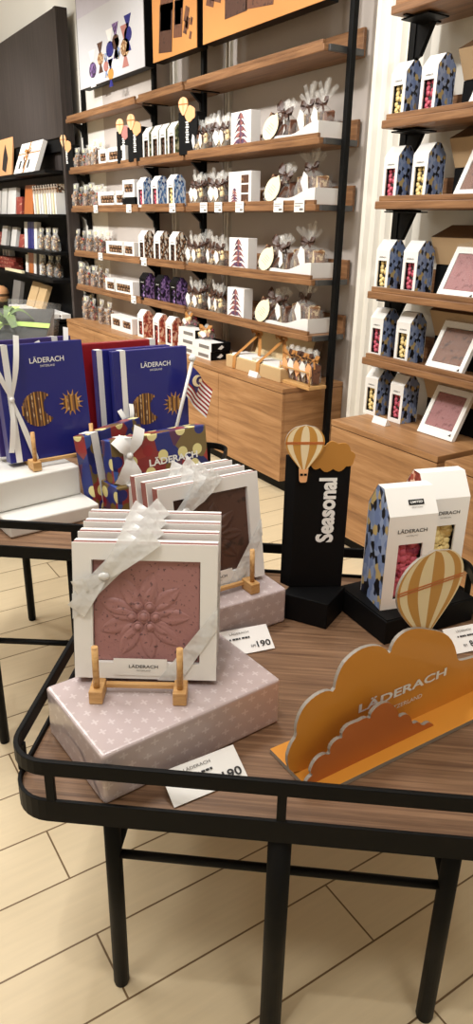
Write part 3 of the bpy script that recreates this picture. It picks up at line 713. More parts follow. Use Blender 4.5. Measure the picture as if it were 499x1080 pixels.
balloon(t, .020, .437, .052, .120, -.012, M0, 7, .006)
cl = scallop([(x_, z_ + .020) for x_, z_ in ((.04, .425), (.045, .452), (.075, .478), (.11, .484), (.145, .464), (.155, .440), (.135, .422), (.10, .415), (.065, .418), (.04, .425))], 5, .30)
m = MB(); m.prism(cl, -.005, -.0008, 'y'); m.xform(M0); m.build('cloud', 'cloud_tan', t)
# ---------------------------------------------------------------- the orange cloud sign
t = thing('cloud_sign', 'orange cloud-shaped cardboard sign with striped balloon, front right', 'sign', (-.885, 1.09, ZT + .0005), 0)
def cl_(y, z): return (y - 1.09, z - ZT)
m = MB(); m.prism([(-.968 + .885, .722 - 1.09), (-.842 + .885, .722 - 1.09), (-.812 + .885, .770 - 1.09), (-.808 + .885, 1.50 - 1.09), (-.968 + .885, 1.50 - 1.09)], 0, .010, 'z', 0, 1); m.build('base_plate', ['orange_card', 'grey_edge'], t)
MX = Matrix(((0, -1, 0, 0), (1, 0, 0, 0), (0, 0, 1, 0), (0, 0, 0, 1)))     # (x, -y out, z) -> (+Y, +X out, z)
back = [(.739, .6226), (.711, .632), (.699, .67), (.708, .702), (.722, .718), (.718, .742), (.728, .773), (.745, .790), (.768, .799), (.792, .799), (.811, .788), (.814, .818), (.826, .846), (.845, .860), (.870, .868), (.897, .867), (.925, .858), (.945, .842), (.956, .827), (.962, .850), (.976, .864), (1.000, .871), (1.035, .865), (1.075, .848), (1.112, .831), (1.143, .806), (1.166, .770), (1.178, .735), (1.20, .728), (1.25, .722), (1.31, .706), (1.36, .72), (1.42, .71), (1.455, .67), (1.45, .6226)]
def smooth(P, n=2):
    for _ in range(n):
        Q = [P[0]]
        for a, b in zip(P[:-1], P[1:]): Q += [(.75 * a[0] + .25 * b[0], .75 * a[1] + .25 * b[1]), (.25 * a[0] + .75 * b[0], .25 * a[1] + .75 * b[1])]
        P = Q + [P[-1]]
    return P
m = MB(); m.prism([cl_(*q) for q in smooth(back, 1)], -.004, .004, 'y', 0, 1); m.xform(MX); bc = m.build('back_cloud', ['orange_card', 'grey_edge'], t)
lettering('LÄDERACH', .262, .0265, 'white_ink', bc, MX @ T((1.012 - 1.09, -.005, .722 - ZT)), .028)
lettering('SWITZERLAND', .118, .0105, 'white_ink', bc, MX @ T((1.012 - 1.09, -.005, .682 - ZT)))
front = [(.716, .6226), (.722, .640), (.736, .646), (.728, .653), (.731, .668), (.742, .682), (.760, .686), (.777, .676), (.774, .694), (.784, .706), (.798, .708), (.806, .705), (.803, .718), (.814, .730), (.833, .731), (.846, .729), (.862, .732), (.879, .722), (.877, .735), (.892, .746), (.910, .749), (.926, .744), (.945, .726), (.958, .708), (.961, .690), (.976, .694), (.992, .686), (1.003, .668), (1.007, .655), (1.025, .655), (1.041, .636), (1.058, .640), (1.072, .630), (1.078, .6226)]
mx = MX.copy(); mx.translation = Vector((.040, 0, 0))
m = MB(); m.prism([cl_(*q) for q in smooth(front, 1)], -.004, .004, 'y', 0, 1); m.xform(mx); m.build('front_cloud', ['rust_card', 'grey_edge'], t)
e = balloon(t, 1.066 - 1.09, .838 - ZT, .098, .196, .006, MX, 8, .006, False)
# ================================================================ goods on the taller table behind
def XP(x, y, X): d_ = ray(x, y); return Vector((0, 0, H)) + d_ * (X / d_.x)
def corner_box(corner, lx, ly, sx, sy, rot):
    v = Matrix.Rotation(rot, 3, 'Z') @ Vector((lx * sx / 2, ly * sy / 2, 0)); return Vector(corner) - v
r_ = radians(5)
wrapped_box('display_block', 'low white paper-wrapped block on the taller table, nearest its rail', 'display block', .36, .30, .049, corner_box((-2.020, .494, Z2), 1, -1, .36, .30, r_), r_, 'white_paper', 'white wrapped display blocks')
r_ = radians(8)
wrapped_box('display_block', 'white wrapped block stacked on the low one, under navy gift box', 'display block', .33, .43, .100, corner_box((-2.157, .774, Z2 + .050), 1, 1, .33, .43, r_), r_, 'white_paper', 'white wrapped display blocks')
def gift_tablet_box(name, label, mat, w, h, d_, loc, rot, lean, group, face=True, rib_x=.10, bow=True, kz_=.55, bs=1):
    t = thing(name, label, 'gift box', loc, rot, group); t.rotation_euler.x = -lean
    m = MB(); m.box(-w / 2, w / 2, 0, d_, 0, h); m.build('box_body', mat, t, .002)
    m = MB(); x0 = -w / 2 + rib_x * w; q = .07 * w
    m.box(x0 - q / 2, x0 + q / 2, -.0015, -.0004, 0, h); m.box(x0 - q / 2, x0 + q / 2, -.0015, d_, h + .0004, h + .0015)
    rb = m.build('ribbon', 'ribbon_white', t)
    if bow:
        b = MB(); kz = h * kz_
        for a, L, up in ((78, .20, .02), (112, .17, .012), (262, .17, .015), (285, .21, .006)):
            L *= bs
            ca, sa = cos(radians(a)), sin(radians(a))
            b.strip([(x0 + L * k / 6 * ca, -.006 - up * sin(pi * k / 6), kz + L * k / 6 * sa) for k in range(7)], (-sa, 0, ca), [.009 + .009 * min(1, k / 3) for k in range(7)])
        b.ico((x0, -.010, kz), .010, 0, 1, .1); b.build('bow', 'ribbon_white', rb)
    if face:
        lettering('LÄDERACH', w * .40, h * .055, 'white_ink', t, T((w * .06, -.001, h * .86)), .012)
        lettering('SWITZERLAND', w * .17, h * .018, 'white_ink', t, T((w * .06, -.001, h * .805)))
        m = MB(); cx, cz, R_ = -.10 * w, h * .44, w * .195       # crescent window filled with chocolate bars
        bx, bz, br = cx + .98 * R_, cz + .10 * R_, .70 * R_; n = 26
        for k in range(n):
            xa = cx - R_ + 2 * R_ * k / n; xb = cx - R_ + 2 * R_ * (k + 1) / n; xm = (xa + xb) / 2
            H1 = sqrt(max(0, R_ * R_ - (xm - cx) ** 2)); q = br * br - (xm - bx) ** 2
            iv = [(cz - H1, cz + H1)]
            if q > 0:
                q = sqrt(q); iv = [(cz - H1, min(cz + H1, bz - q)), (max(cz - H1, bz + q), cz + H1)]
            for za, zb in iv:
                if zb - za > .002: m.box(xa, xb, -.0016, -.0003, za, zb, (0, 1, 1, 2, 1)[k % 5])
        m.build('crescent_window', ['gold_card', 'brown_bark_dark', 'brown_bark'], t)
        m = MB(); cx, cz, R_ = .29 * w, h * .46, w * .095       # star window with fine rays
        for k in range(9):
            xa = cx - R_ + 2 * R_ * k / 9; xb = xa + 2 * R_ / 9; H1 = sqrt(max(0, R_ * R_ - ((xa + xb) / 2 - cx) ** 2)); m.box(xa, xb, -.0016, -.0003, cz - H1, cz + H1, (1, 0, 2)[k % 3])
        for k in range(14):
            a_ = 2 * pi * k / 14; m.prism([(cx + R_ * .95 * cos(a_ - .13), cz + R_ * .95 * sin(a_ - .13)), (cx + R_ * 1.6 * cos(a_), cz + R_ * 1.6 * sin(a_)), (cx + R_ * .95 * cos(a_ + .13), cz + R_ * .95 * sin(a_ + .13))], -.0014, -.0003, 'y')
        m.build('star_window', ['gold_card', 'brown_bark_dark', 'brown_bark'], t)
    return t
GB = 'navy moon and star gift boxes'
r_ = radians(93)
gift_tablet_box('gift_box', 'navy gift box with crescent window on wooden easel, at left edge', 'navy_card', .290, .372, .045, (-2.243, .718, Z2 + .165), r_, radians(7), GB)
gift_tablet_box('gift_box', 'navy gift box mostly hidden directly behind the left easel box', 'purple_card', .290, .372, .045, (-2.31, .705, Z2 + .170), r_, radians(7), GB, False, .80)
easel('small wooden easel holding the left navy gift box', (-2.195, .735, Z2 + .1515), r_, .20, 'wooden easels', .13)
a, b = XP(119, 374, -2.36), XP(197.5, 365, -2.36); w_ = b.y - a.y; z0 = b.z - .385
wrapped_box('display_block', 'white wrapped block hidden behind the patterned boxes', 'display block', .26, .36, z0 - .002 - Z2, (-2.44, (a.y + b.y) / 2, Z2), 0, 'white_paper', 'white wrapped display blocks')
gift_tablet_box('gift_box', 'navy gift box with star window behind the patterned boxes', 'navy_card', w_, .385, .035, (-2.345, (a.y + b.y) / 2, z0), radians(90), radians(3), GB, True, .13, True, .28, .45)
gift_tablet_box('gift_box', 'navy gift box peeking out left behind the star window box', 'navy_card', w_, .385, .035, (-2.392, (a.y + b.y) / 2 - .045, z0), radians(90), radians(3), GB, False, .05, False)
a, b = XP(78, 366, -2.50), XP(169, 358, -2.50)
gift_tablet_box('gift_box', 'plain red gift box with white ribbon behind the navy boxes', 'red_card', b.y - a.y, .385, .04, (-2.50, (a.y + b.y) / 2, b.z - .385), radians(90), radians(3), 'red gift boxes', False, .93, False)
PG = 'gift boxes in festive patterned paper'
def festive(label, w, h, d_, loc, rot, lean, text):
    t = thing('gift_box', label, 'gift box', loc, rot, PG); t.rotation_euler.x = -lean
    m = MB(); m.box(-w / 2, w / 2, 0, d_, 0, h); m.build('box_body', 'festive_print', t, .004)
    x0 = -w * .34; m = MB(); m.box(x0 - .017, x0 + .017, -.0018, -.0005, 0, h); m.box(x0 - .017, x0 + .017, -.0018, d_, h + .0005, h + .0018); rb = m.build('ribbon', 'ribbon_white', t)
    if text:
        lettering('LÄDERACH', w * .52, h * .20, 'white_ink', t, T((w * .12, -.0016, h * .36)), .03)
        b = MB()
        for a_, L in ((60, .10), (125, .075), (245, .10), (280, .12)):
            ca, sa = cos(radians(a_)), sin(radians(a_)); b.strip([(x0 + L * k / 6 * ca, -.006 - .016 * sin(pi * k / 6), h * .62 + L * k / 6 * sa) for k in range(7)], (-sa, 0, ca), [.012 + .030 * min(1, k / 3) for k in range(7)])
        b.ico((x0, -.012, h * .62), .013, 0, 1, .1); b.build('bow', 'ribbon_white', rb)
    return t
festive('tall festive patterned gift box leaning beside the white blocks', .30, .255, .05, (-2.172, .940, Z2), radians(118), radians(9), False)
festive('festive patterned gift box with large white lettering, on a second one', .375, .145, .065, (-2.060, 1.035, Z2 + .1015), radians(95), radians(8), True)
festive('lower festive patterned gift box under the lettered one', .375, .10, .11, (-2.032, 1.030, Z2), radians(95), 0, False)
# little striped flag on a white pole
p0, p1 = XP(192.5, 424, -2.285), XP(203, 380, -2.285)
t = thing('table_flag', 'small striped flag with crescent on white pole behind patterned boxes', 'flag', (p0.x, p0.y, Z2))
dz = p0.z - Z2; dy = p1.y - p0.y
m = MB(); m.tube([(0, -dy * dz / (p1.z - p0.z), .0), (0, 0, dz), (0, dy, p1.z - Z2)], .0065, 10); m.tube([(0, -dy * dz / (p1.z - p0.z), 0), (0, -dy * dz / (p1.z - p0.z), .008)], .03, 14); m.build('pole', 'white_card', t)
m = MB(); m.ico((0, dy, p1.z - Z2 + .008), .014, 0, 2, 0); m.build('finial', 'white_card', t)
m = MB(); nx, ns = 8, 14
def FP(u, v):   # hanging from the pole, drooping; u along the fly, v down the hoist
    top = Vector((0, dy * .93, p1.z - Z2 - .02)); 
    return (.012 * sin(u * 7 + v), top.y + u * .085 - v * .030, top.z - v * .105 - u * .095)
g = [[FP(i / nx, j / ns) for i in range(nx + 1)] for j in range(ns + 1)]
vs = [p for r in g for p in r]
for j in range(ns):
    for i in range(nx):
        k = j * (nx + 1) + i; mi = 2 if (i < 4 and j < 8) else (j % 2)
        m.f.append([len(m.v) + q for q in (k, k + 1, k + nx + 2, k + nx + 1)]); m.m.append(mi); m.sm.append(True)
m.v += [Vector(p) for p in vs]
fl = m.build('flag_cloth', ['red_card', 'white_card', 'navy_card'], t)
m = MB(); c = Vector(FP(.24, .28)); r = .021
A = [(c.y + r * cos(a), c.z + r * sin(a)) for a in [radians(60 + k * 240 / 14) for k in range(15)]]; B = [(c.y + .010 + r * .78 * cos(a), c.z + r * .78 * sin(a)) for a in [radians(285 - k * 210 / 12) for k in range(13)]]
m.prism(A + B, c.x + .0095, c.x + .012, 'x'); s_ = [(c.y + .012 + (.008 if k % 2 == 0 else .004) * cos(pi * k / 7), c.z + (.008 if k % 2 == 0 else .004) * sin(pi * k / 7)) for k in range(14)]
m.prism(s_, c.x + .0095, c.x + .012, 'x'); m.build('crescent_emblem', 'cream_stripe', fl)
# wrapped hamper with a green ribbon on its own pedestal
hp = ZP(18, 374, 1.03)
t = thing('display_pedestal', 'dark pedestal behind the navy boxes, carrying the green ribboned hamper', 'pedestal', (hp.x - .15, hp.y, 0), radians(60))
m = MB(); m.box(-.28, .28, -.22, .22, .06, 1.0); m.build('body', 'dark_wood', t, .004); m = MB(); m.box(-.25, .25, -.19, .19, 0, .06); m.build('plinth', 'black_metal', t); m = MB(); m.box(-.29, .29, -.23, .23, 1.0, 1.03); m.build('top', 'dark_wood', t, .003)
t = thing('gift_hamper', 'grey hamper box in clear film with pale green ribbon bow, far left', 'hamper', (hp.x - .15, hp.y, 1.031), radians(60))
m = MB(); m.hexa([(-.2, -.14, 0), (.2, -.14, 0), (.2, .14, 0), (-.2, .14, 0), (-.22, -.16, .06), (.22, -.16, .06), (.22, .16, .19), (-.22, .16, .19)]); m.build('box_body', 'steel_grey', t, .006)
m = MB(); m.strip([(-.06, -.165, .03), (-.06, -.165, .066), (-.02, 0, .134), (.02, .165, .198)], (1, 0, 0), .042); m.strip([(-.224, .02, .05), (-.222, .02, .142), (0, .0, .136), (.222, -.02, .125)], (0, 1, .4), .042); rb = m.build('ribbon', 'ribbon_green', t)
m = MB()
for a_, L in ((20, .14), (160, .12), (75, .10), (250, .15), (300, .13)):
    ca, sa = cos(radians(a_)), sin(radians(a_)); m.strip([(L * k / 6 * ca, L * k / 6 * sa * .8, .142 + .05 * sin(pi * k / 6) + .02 * sa) for k in range(7)], (-sa, ca, .2), [.016 + .03 * sin(pi * k / 7) for k in range(7)])
m.build('bow', 'leaf_green', rb)
m = MB(); m.loft([[(-.215, -.155, 0), (.215, -.155, 0), (.215, .155, 0), (-.215, .155, 0)], [(-.25, -.185, .07), (.25, -.185, .07), (.25, .18, .21), (-.25, .18, .21)], [(-.12, -.08, .17), (.12, -.08, .17), (.12, .08, .24), (-.12, .08, .24)], [(-.02, -.02, .20), (.02, -.02, .2), (.02, .02, .25), (-.02, .02, .25)]], 0, True, False); m.build('film_wrap', 'film_box', t)
# ================================================================ goods on the shelves
# ---- kinds
def clear_bag(w=.115, d_=.075, h=.15, fill='brown_bark', seed=1):
    random.seed(seed); t = thing('cellophane_bag', 'x', 'bag of chocolate'); rings = []
    for z, a, b in ((0, .86, .8), (.06, 1, 1), (.35, 1.02, 1.0), (.62, 1.0, .85), (.80, .97, .5), (.92, .93, .22), (1.0, .90, .10)):
        ring = []
        for k in range(14):
            an = 2 * pi * k / 14; c_, s_ = cos(an), sin(an); f = random.uniform(.93, 1.05)
            ring.append((w / 2 * a * math.copysign(abs(c_) ** .65, c_) * f, d_ / 2 * b * math.copysign(abs(s_) ** .65, s_) * f, z * h))
        rings.append(ring)
    m = MB(); m.loft(rings, 0, True, True); m.build('film', 'film', t)
    m = MB()
    for k in range(26):
        m.ico((random.uniform(-.38, .38) * w, random.uniform(-.34, .30) * d_, .012 + (k / 26) * h * .74), random.uniform(.013, .019), k % 3, 1, .3, (1, .8, 1))
    m.build('chocolates', [fill, 'milk_chocolate', 'nut_bark'], t)
    m = MB(); m.hexa([(-w * .45, -.006, h * .97), (w * .45, -.006, h * .97), (w * .45, .006, h * .97), (-w * .45, .006, h * .97), (-w * .50, -.004, h * 1.24), (w * .50, .006, h * 1.24), (w * .50, .014, h * 1.24), (-w * .50, .004, h * 1.24)]); hd = m.build('header', 'film_tuft', t)
    m = MB(); m.box(-.022, .022, -.009, -.0065, h * 1.0, h * 1.16); m.build('label', 'cream_card', hd)
    return t
def bow_bag(w=.12, d_=.09, h=.13, fill='brown_bark', tagmat='white_card', seed=2, tuft=.09, bars=True, ribbon='ribbon_brown', n_bars=7):
    random.seed(seed); t = thing('cellophane_bag', 'x', 'bag of chocolate'); rings = []
    for z, a in ((0, .82), (.10, 1), (.40, 1.04), (.66, .90), (.85, .5), (.97, .2), (1.0, .16)):
        ring = []
        for k in range(14):
            an = 2 * pi * k / 14; f = random.uniform(.92, 1.07); c_, s_ = cos(an), sin(an)
            ring.append((w / 2 * a * f * math.copysign(abs(c_) ** .7, c_), d_ / 2 * a * f * math.copysign(abs(s_) ** .7, s_), z * h))
        rings.append(ring)
    m = MB(); m.loft(rings); m.build('film', 'film', t)
    m = MB()
    if bars:
        n = n_bars
        for k in range(n):
            x = (-.36 + .72 * k / (n - 1)) * w; m.hexa([tuple(Matrix.Rotation(random.uniform(-.12, .12), 3, 'Y') @ Vector(p) + Vector((x, random.uniform(-.012, .006), .006))) for p in ((-.009, -.026, 0), (.009, -.026, 0), (.009, .026, 0), (-.009, .026, 0), (-.009, -.026, h * .74), (.009, -.026, h * .70), (.009, .026, h * .74), (-.009, .026, h * .78))], (0, 1, 0, 2, 1)[k % 5])
    else:
        for k in range(24): m.ico((random.uniform(-.38, .38) * w, random.uniform(-.36, .3) * d_, .014 + k / 24 * h * .72), random.uniform(.014, .021), k % 3, 1, .3)
    m.build('chocolates', [fill, 'milk_chocolate', 'cream_bark'], t)
    m = MB()
    for k in range(8):
        a = radians(-52 + 104 * k / 7 + random.uniform(-5, 5)); az = random.uniform(-.5, .5); L = tuft * random.uniform(.8, 1.1)
        dx_, dy_, dz_ = sin(a) * cos(az), sin(az) * .5, cos(a)
        m.strip([(dx_ * L * q * .9, dy_ * L * q + .004 * (k % 3 - 1), h + dz_ * L * q) for q in (0, .35, .7, 1)], (cos(a), .3, -sin(a)), [.006, .018, .026, .022])
    m.build('film_top', 'film_tuft', t)
    m = MB(); 
    for s_ in (-1, 1):
        m.strip([(s_ * .004, -.012, h), (s_ * .030, -.024, h + .022), (s_ * .062, -.018, h + .020), (s_ * .045, -.016, h - .002), (s_ * .004, -.013, h - .001)], (0, .25, 1), [.010, .026, .030, .026, .010]); m.strip([(s_ * .003, -.014, h), (s_ * .024, -.026, h - .022), (s_ * .036, -.032, h - .050)], (1, 0, .4), .018)
    m.ico((0, -.014, h), .014, 0, 1, .1, (1, .8, .9)); bo = m.build('bow', ribbon, t)
    m = MB(); y = -d_ / 2 * .98; m.prism([(-.034, h * .62), (.004, h * .22), (.036, h * .42), (.026, h * .78), (-.008, h * .90)], y - .010, y - .008, 'y'); m.build('gift_tag', tagmat, bo)
    return t
def window_box(w, d_, h, fill='brown_bark_dark'):
    t = thing('window_box', 'x', 'box of chocolate'); m = MB()
    a0, a1, c0, c1 = -w * .36, w * .36, h * .28, h * .76
    o = [(-w / 2, 0), (w / 2, 0), (w / 2, h), (-w / 2, h)]; i = [(a0, c0), (a1, c0), (a1, c1), (a0, c1)]
    vs = [(x, -d_ / 2, z) for x, z in o] + [(x, -d_ / 2, z) for x, z in i] + [(x, -d_ / 2 + .014, z) for x, z in i]
    m.add(vs, [f for q in range(4) for f in ((q, (q + 1) % 4, 4 + (q + 1) % 4, 4 + q), (4 + q, 4 + (q + 1) % 4, 8 + (q + 1) % 4, 8 + q))])
    m.add([(-w / 2, -d_ / 2, 0), (w / 2, -d_ / 2, 0), (w / 2, d_ / 2, 0), (-w / 2, d_ / 2, 0), (-w / 2, -d_ / 2, h), (w / 2, -d_ / 2, h), (w / 2, d_ / 2, h), (-w / 2, d_ / 2, h)], [(0, 3, 2, 1), (4, 5, 6, 7), (1, 2, 6, 5), (2, 3, 7, 6), (3, 0, 4, 7)])
    m.build('box_body', 'white_card', t)
    m = MB(); m.box(a0, a1, -d_ / 2 + .011, -d_ / 2 + .014, c0, c1, 1); random.seed(3)
    n = max(2, int((a1 - a0) / .026))
    for k in range(n):
        for q in range(2): m.ico((a0 + (k + .5) * (a1 - a0) / n, -d_ / 2 + .009, c0 + (q + .5) * (c1 - c0) / 2), (c1 - c0) * .24, (k + q) % 2 * 2, 1, .25, (1, .5, 1))
    m.build('chocolates', [fill, 'dark_card', 'nut_bark'], t)
    return t
ON = ORD
def spread(kinds, pxs, y, Yb, z, label, group, scs=None, jit=.25):
    """a row of one kind: each member is its own thing"""
    for k, px in enumerate(pxs):
        Yk = Yb[k % len(Yb)] if isinstance(Yb, (list, tuple)) else Yb
        x = YP(px, y, Yk).x; kd = kinds[k % len(kinds)]
        sc = scs[k % len(scs)] if scs else 1
        kd.put(label % ON[k], (x, Yk, z + .0008), random.uniform(-jit, jit), group, (1, 1, sc) if not isinstance(sc, tuple) else sc)
K1 = [Kind(lambda: clear_bag(seed=1, fill='brown_bark')), Kind(lambda: clear_bag(seed=4, fill='red_bark')), Kind(lambda: clear_bag(seed=9, fill='nut_bark'))]
G1 = 'clear bags of chocolate in the far bay'
random.seed(11)
spread(K1, [82, 89, 95.5, 101, 107.5], 165, [2.87, 2.92, 2.87], LV[1], 'clear bag of mixed chocolates, %s from left on second shelf of far bay', G1, [1.08, 1.05, 1.1, 1.3, 1.25])
spread(K1, [80.5, 86, 91.5, 97, 102.5, 108], 208, [2.87, 2.92], LV[2], 'clear bag of mixed chocolates, %s from left on third shelf of far bay', G1, [1.25, 1.1, 1.15])
spread(K1, [82.5, 89, 95.5, 102, 108.5, 115], 255, [2.87, 2.92], LV[3], 'clear bag of mixed chocolates, %s from left on fourth shelf of far bay', G1, [1.2, 1.12, 1.2])
spread(K1, [87, 93.5, 100, 106.5, 113], 292, [2.87, 2.92], LV[4], 'clear bag of mixed chocolates, %s from left on fifth shelf of far bay', G1, [1.3, 1.12, 1.18])
spread(K1, [92, 100, 108, 116], 335, [2.80, 2.84], CT, 'clear bag of mixed chocolates, %s from left on counter of far bay', G1, [1.25, 1.15])
spread(K1, [90, 97], 325, [2.92], CT, 'taller clear bag of chocolates, %s from left behind the counter bags', G1, [1.5, 1.3])
G2 = 'white window boxes of chocolate in the far bay'
kw = Kind(lambda: window_box(.42, .10, .135)); kn = Kind(lambda: window_box(.24, .10, .135))
def wbox(k, px, y, z, label, Y=2.86, dz=0): k.put(label, (YP(px, y, Y).x, Y, z + dz + .0008), 0, G2)
wbox(kn, 114.5, 160, LV[1], 'small white window box, left one on second shelf of far bay'); wbox(kw, 127, 160, LV[1], 'wide white window box beside the black sign on second shelf')
wbox(kw, 118, 207, LV[2], 'wide white window box on third shelf of far bay'); wbox(kn, 131, 207, LV[2], 'small white window box right of the wide one on third shelf')
t = thing('display_riser', 'small black riser at right end of third shelf, far bay', 'riser', (YP(142, 205, 2.86).x - .02, 2.87, LV[2] + .0008)); m = MB(); m.box(-.13, .13, -.06, .06, 0, .075); m.build('block', 'black_card', t, .002)
m = MB(); m.box(-.132, .132, -.062, .062, .0755, .079); m.build('top_sheet', 'black_card', t)
wbox(kn, 141, 200, LV[2], 'small white window box raised on the black riser', 2.86, .081)
wbox(kw, 126.5, 254, LV[3], 'wide white window box on fourth shelf of far bay'); wbox(kn, 140.5, 256, LV[3], 'small white window box at right end of fourth shelf')
wbox(kn, 121.5, 295, LV[4], 'small white window box on fifth shelf of far bay'); wbox(kw, 135, 298, LV[4], 'wide white window box at right end of fifth shelf')
wbox(kn, 128, 345, CT, 'small white window box on counter of far bay', 2.80); wbox(kn, 139, 348, CT, 'second white window box on counter, next to gabled cartons', 2.80)
# small black balloon signs on the second shelf
def small_sign(label, px, y, Y, z, hgt, second='cloud_tan', flip=1):
    x = YP(px, y, Y).x; t = thing('balloon_sign', label, 'sign', (x, Y, z + .0008), radians(18), 'small black balloon signs on the second shelf')
    m = MB(); m.box(-.09, .09, -.05, .05, 0, hgt); m.build('column', 'black_card', t, .002)
    m = MB(); random.seed(int(px))
    for k in range(9): m.box(.004 * (k % 2) - .02, .012 - .003 * (k % 3), -.0515, -.0505, hgt * .28 + k * hgt * .058, hgt * .28 + k * hgt * .058 + hgt * .036)
    m.build('vertical_lettering', 'white_ink', t)
    balloon(t, -.035, hgt - .02, .046, .115, -.060, Matrix.Identity(4), 5, .006, False, ('peach_card', 'tan_card_light', 'peach_card'))
    m = MB(); m.prism(scallop([(-.01, hgt - .05), (0, hgt + .02), (.05, hgt + .03), (.075, hgt - .01), (.05, hgt - .05), (-.01, hgt - .05)], 5, .28), -.056, -.051, 'y'); m.build('cloud', second, t)
small_sign('small black sign with balloon and mauve cloud, right end of far bay', 135, 140, 2.87, LV[1], .245, 'mauve_card')
small_sign('small black sign with balloon at left end of middle bay', 147, 140, 2.86, LV[1], .255, 'peach_card')
small_sign('black sign with balloon and peach cloud, left end of near bay', 203, 135, 2.86, LV[1], .275, 'peach_card')
small_sign('small black sign with balloon at far left end of second shelf', 74, 150, 2.86, LV[1], .23, 'peach_card')
# gabled cartons in the middle bay
G3 = 'gabled cartons in the middle bay'
def mk(side, fill, white='white_card'): return lambda: carton(.115, .10, .185, .228, side, fill, False, white)
k_olive, k_blue, k_brown, k_purple, k_peach = Kind(mk('print_olive', 'brown_bark_dark')), Kind(mk('print_blue_white', 'popcorn_pink')), Kind(mk('print_brown_white', 'brown_bark_dark')), Kind(mk('print_purple', 'print_purple', 'black_card')), Kind(mk('print_peach', 'red_bark'))
k_bluey = Kind(mk('print_blue_white', 'popcorn_cream'))
spread([k_olive], [160, 169.5, 177.8, 187], 148, 2.87, LV[1], 'white gabled carton with olive side print, %s from left on second shelf of middle bay', G3, [1.04], .02)
for k, (px, kk) in enumerate(((154, k_blue), (169, k_blue), (186, k_bluey))): kk.put('white gabled carton with blue side print, %s from left on third shelf of middle bay' % ON[k], (YP(px, 205, 2.87).x, 2.87, LV[2] + .0008), 0, G3)
spread([k_brown], [155, 171.5, 188], 260, 2.87, LV[3], 'white gabled carton with brown chocolate print, %s from left on fourth shelf', G3, [1.03], .02)
spread([k_purple], [156, 172, 188.5], 302, 2.87, LV[4], 'black gabled carton with purple print, %s from left on fifth shelf', G3, [.98], .02)
spread([k_peach], [154, 170.5, 184], 350, 2.82, CT, 'white gabled carton with red and peach print, %s from left on middle counter', G3, [1.0], .02)
# near bay: bow bags, tree boxes, leaning bags with oval labels, wavy white trays
G4 = 'bow-tied bags of chocolate in the near bay'
K4 = [Kind(lambda: bow_bag(seed=2, bars=False)), Kind(lambda: bow_bag(seed=6, fill='cream_bark', bars=False)), Kind(lambda: bow_bag(seed=8, fill='nut_bark', bars=False))]
for li, y, pxs in ((1, 138, [211, 218.5, 226, 233.5, 240.5, 222]), (2, 205, [208, 212, 220, 228, 234, 239]), (3, 262, [204, 210.5, 217.5, 226, 234.5]), (4, 310, [204, 211, 219, 227.5, 234])):
    spread(K4, pxs, y, [2.87, 2.86, 2.94], LV[li], 'bow-tied cellophane bag, %s from left on ' + LVN[li] + ' of near bay', G4, [1.1, 1.05, 1.2])
G5 = 'white boxes with a tree print'
def tree_box(w, h, d_, gap=False):
    t = thing('gift_box', 'x', 'gift box'); m = MB(); m.box(-w / 2, w / 2, -d_ / 2, d_ / 2, 0, h); m.build('box_body', 'white_card', t, .002)
    m = MB(); y = -d_ / 2; tx = 0 if not gap else -w * .22; s_ = 1 if not gap else .5
    for k in range(5):
        zb = h * (.08 + .165 * k * s_ * 1.02); ww = w * (.43 - .062 * k) * s_; hh = h * .215 * s_
        m.prism([(tx - ww, zb), (tx - ww * .5, zb + hh * .30), (tx, zb + hh * .18), (tx + ww * .5, zb + hh * .30), (tx + ww, zb), (tx + ww * .45, zb + hh * .75), (tx, zb + hh), (tx - ww * .45, zb + hh * .75)], y - .0014 - k * .0004, y - .0003, 'y')
    m.build('tree_print', 'print_tree', t)
    if gap:
        m = MB()
        for k in range(3): m.box(w * .08, w * .40, y - .002, y - .0005, h * (.10 + .28 * k), h * (.10 + .28 * k) + h * .23)
        m.build('window', 'brown_bark_dark', t)
    return t
ktb = Kind(lambda: tree_box(.225, .215, .075)); ktg = Kind(lambda: tree_box(.225, .21, .075, True))
for li, (a, b), y, kk, lb in ((1, (244, 265), 130, ktb, 'white box with purple and red tree print on second shelf'), (2, (241.5, 265), 200, ktg, 'white box with small tree print and window on third shelf'), (3, (242, 262), 262, ktb, 'white box with red tree print on fourth shelf, above another'), (4, (240, 257.5), 320, ktb, 'white box with red tree print on fifth shelf, near bay')):
    kk.put(lb, ((YP(a, y, 2.84).x + YP(b, y, 2.84).x) / 2, 2.875, LV[li] + .0008), 0, G5, (abs(YP(b, y, 2.84).x - YP(a, y, 2.84).x) / .225, 1, 1))
def oval_bag():
    t = bow_bag(.15, .07, .17, 'brown_bark_dark', 'cream_card', 12, .06, True)
    m = MB(); m.prism([(.055 * cos(pi * k / 10), .078 + .062 * sin(pi * k / 10)) for k in range(20)], -.046, -.043, 'y'); lb = m.build('oval_label', 'cream_card', t)
    m = MB()
    for k in range(4): m.box(-.026 + .004 * k, .026 - .005 * (k % 2), -.0468, -.0461, .055 + .013 * k, .057 + .013 * k)
    m.build('script_lines', 'ink_grey', lb); return t
ko = Kind(oval_bag)
for li, px, y in ((1, 283, 136), (2, 285, 200), (3, 279, 262), (4, 275, 317)):
    r = ko.put('leaning bag with cream oval label on %s of near bay' % LVN[li], (YP(px, y, 2.86).x, 2.865, LV[li] + .004), 0, 'leaning bags with oval labels'); r.rotation_euler = (radians(-14), radians(30), 0); r.scale = (1.2, 1.1, 1.2)
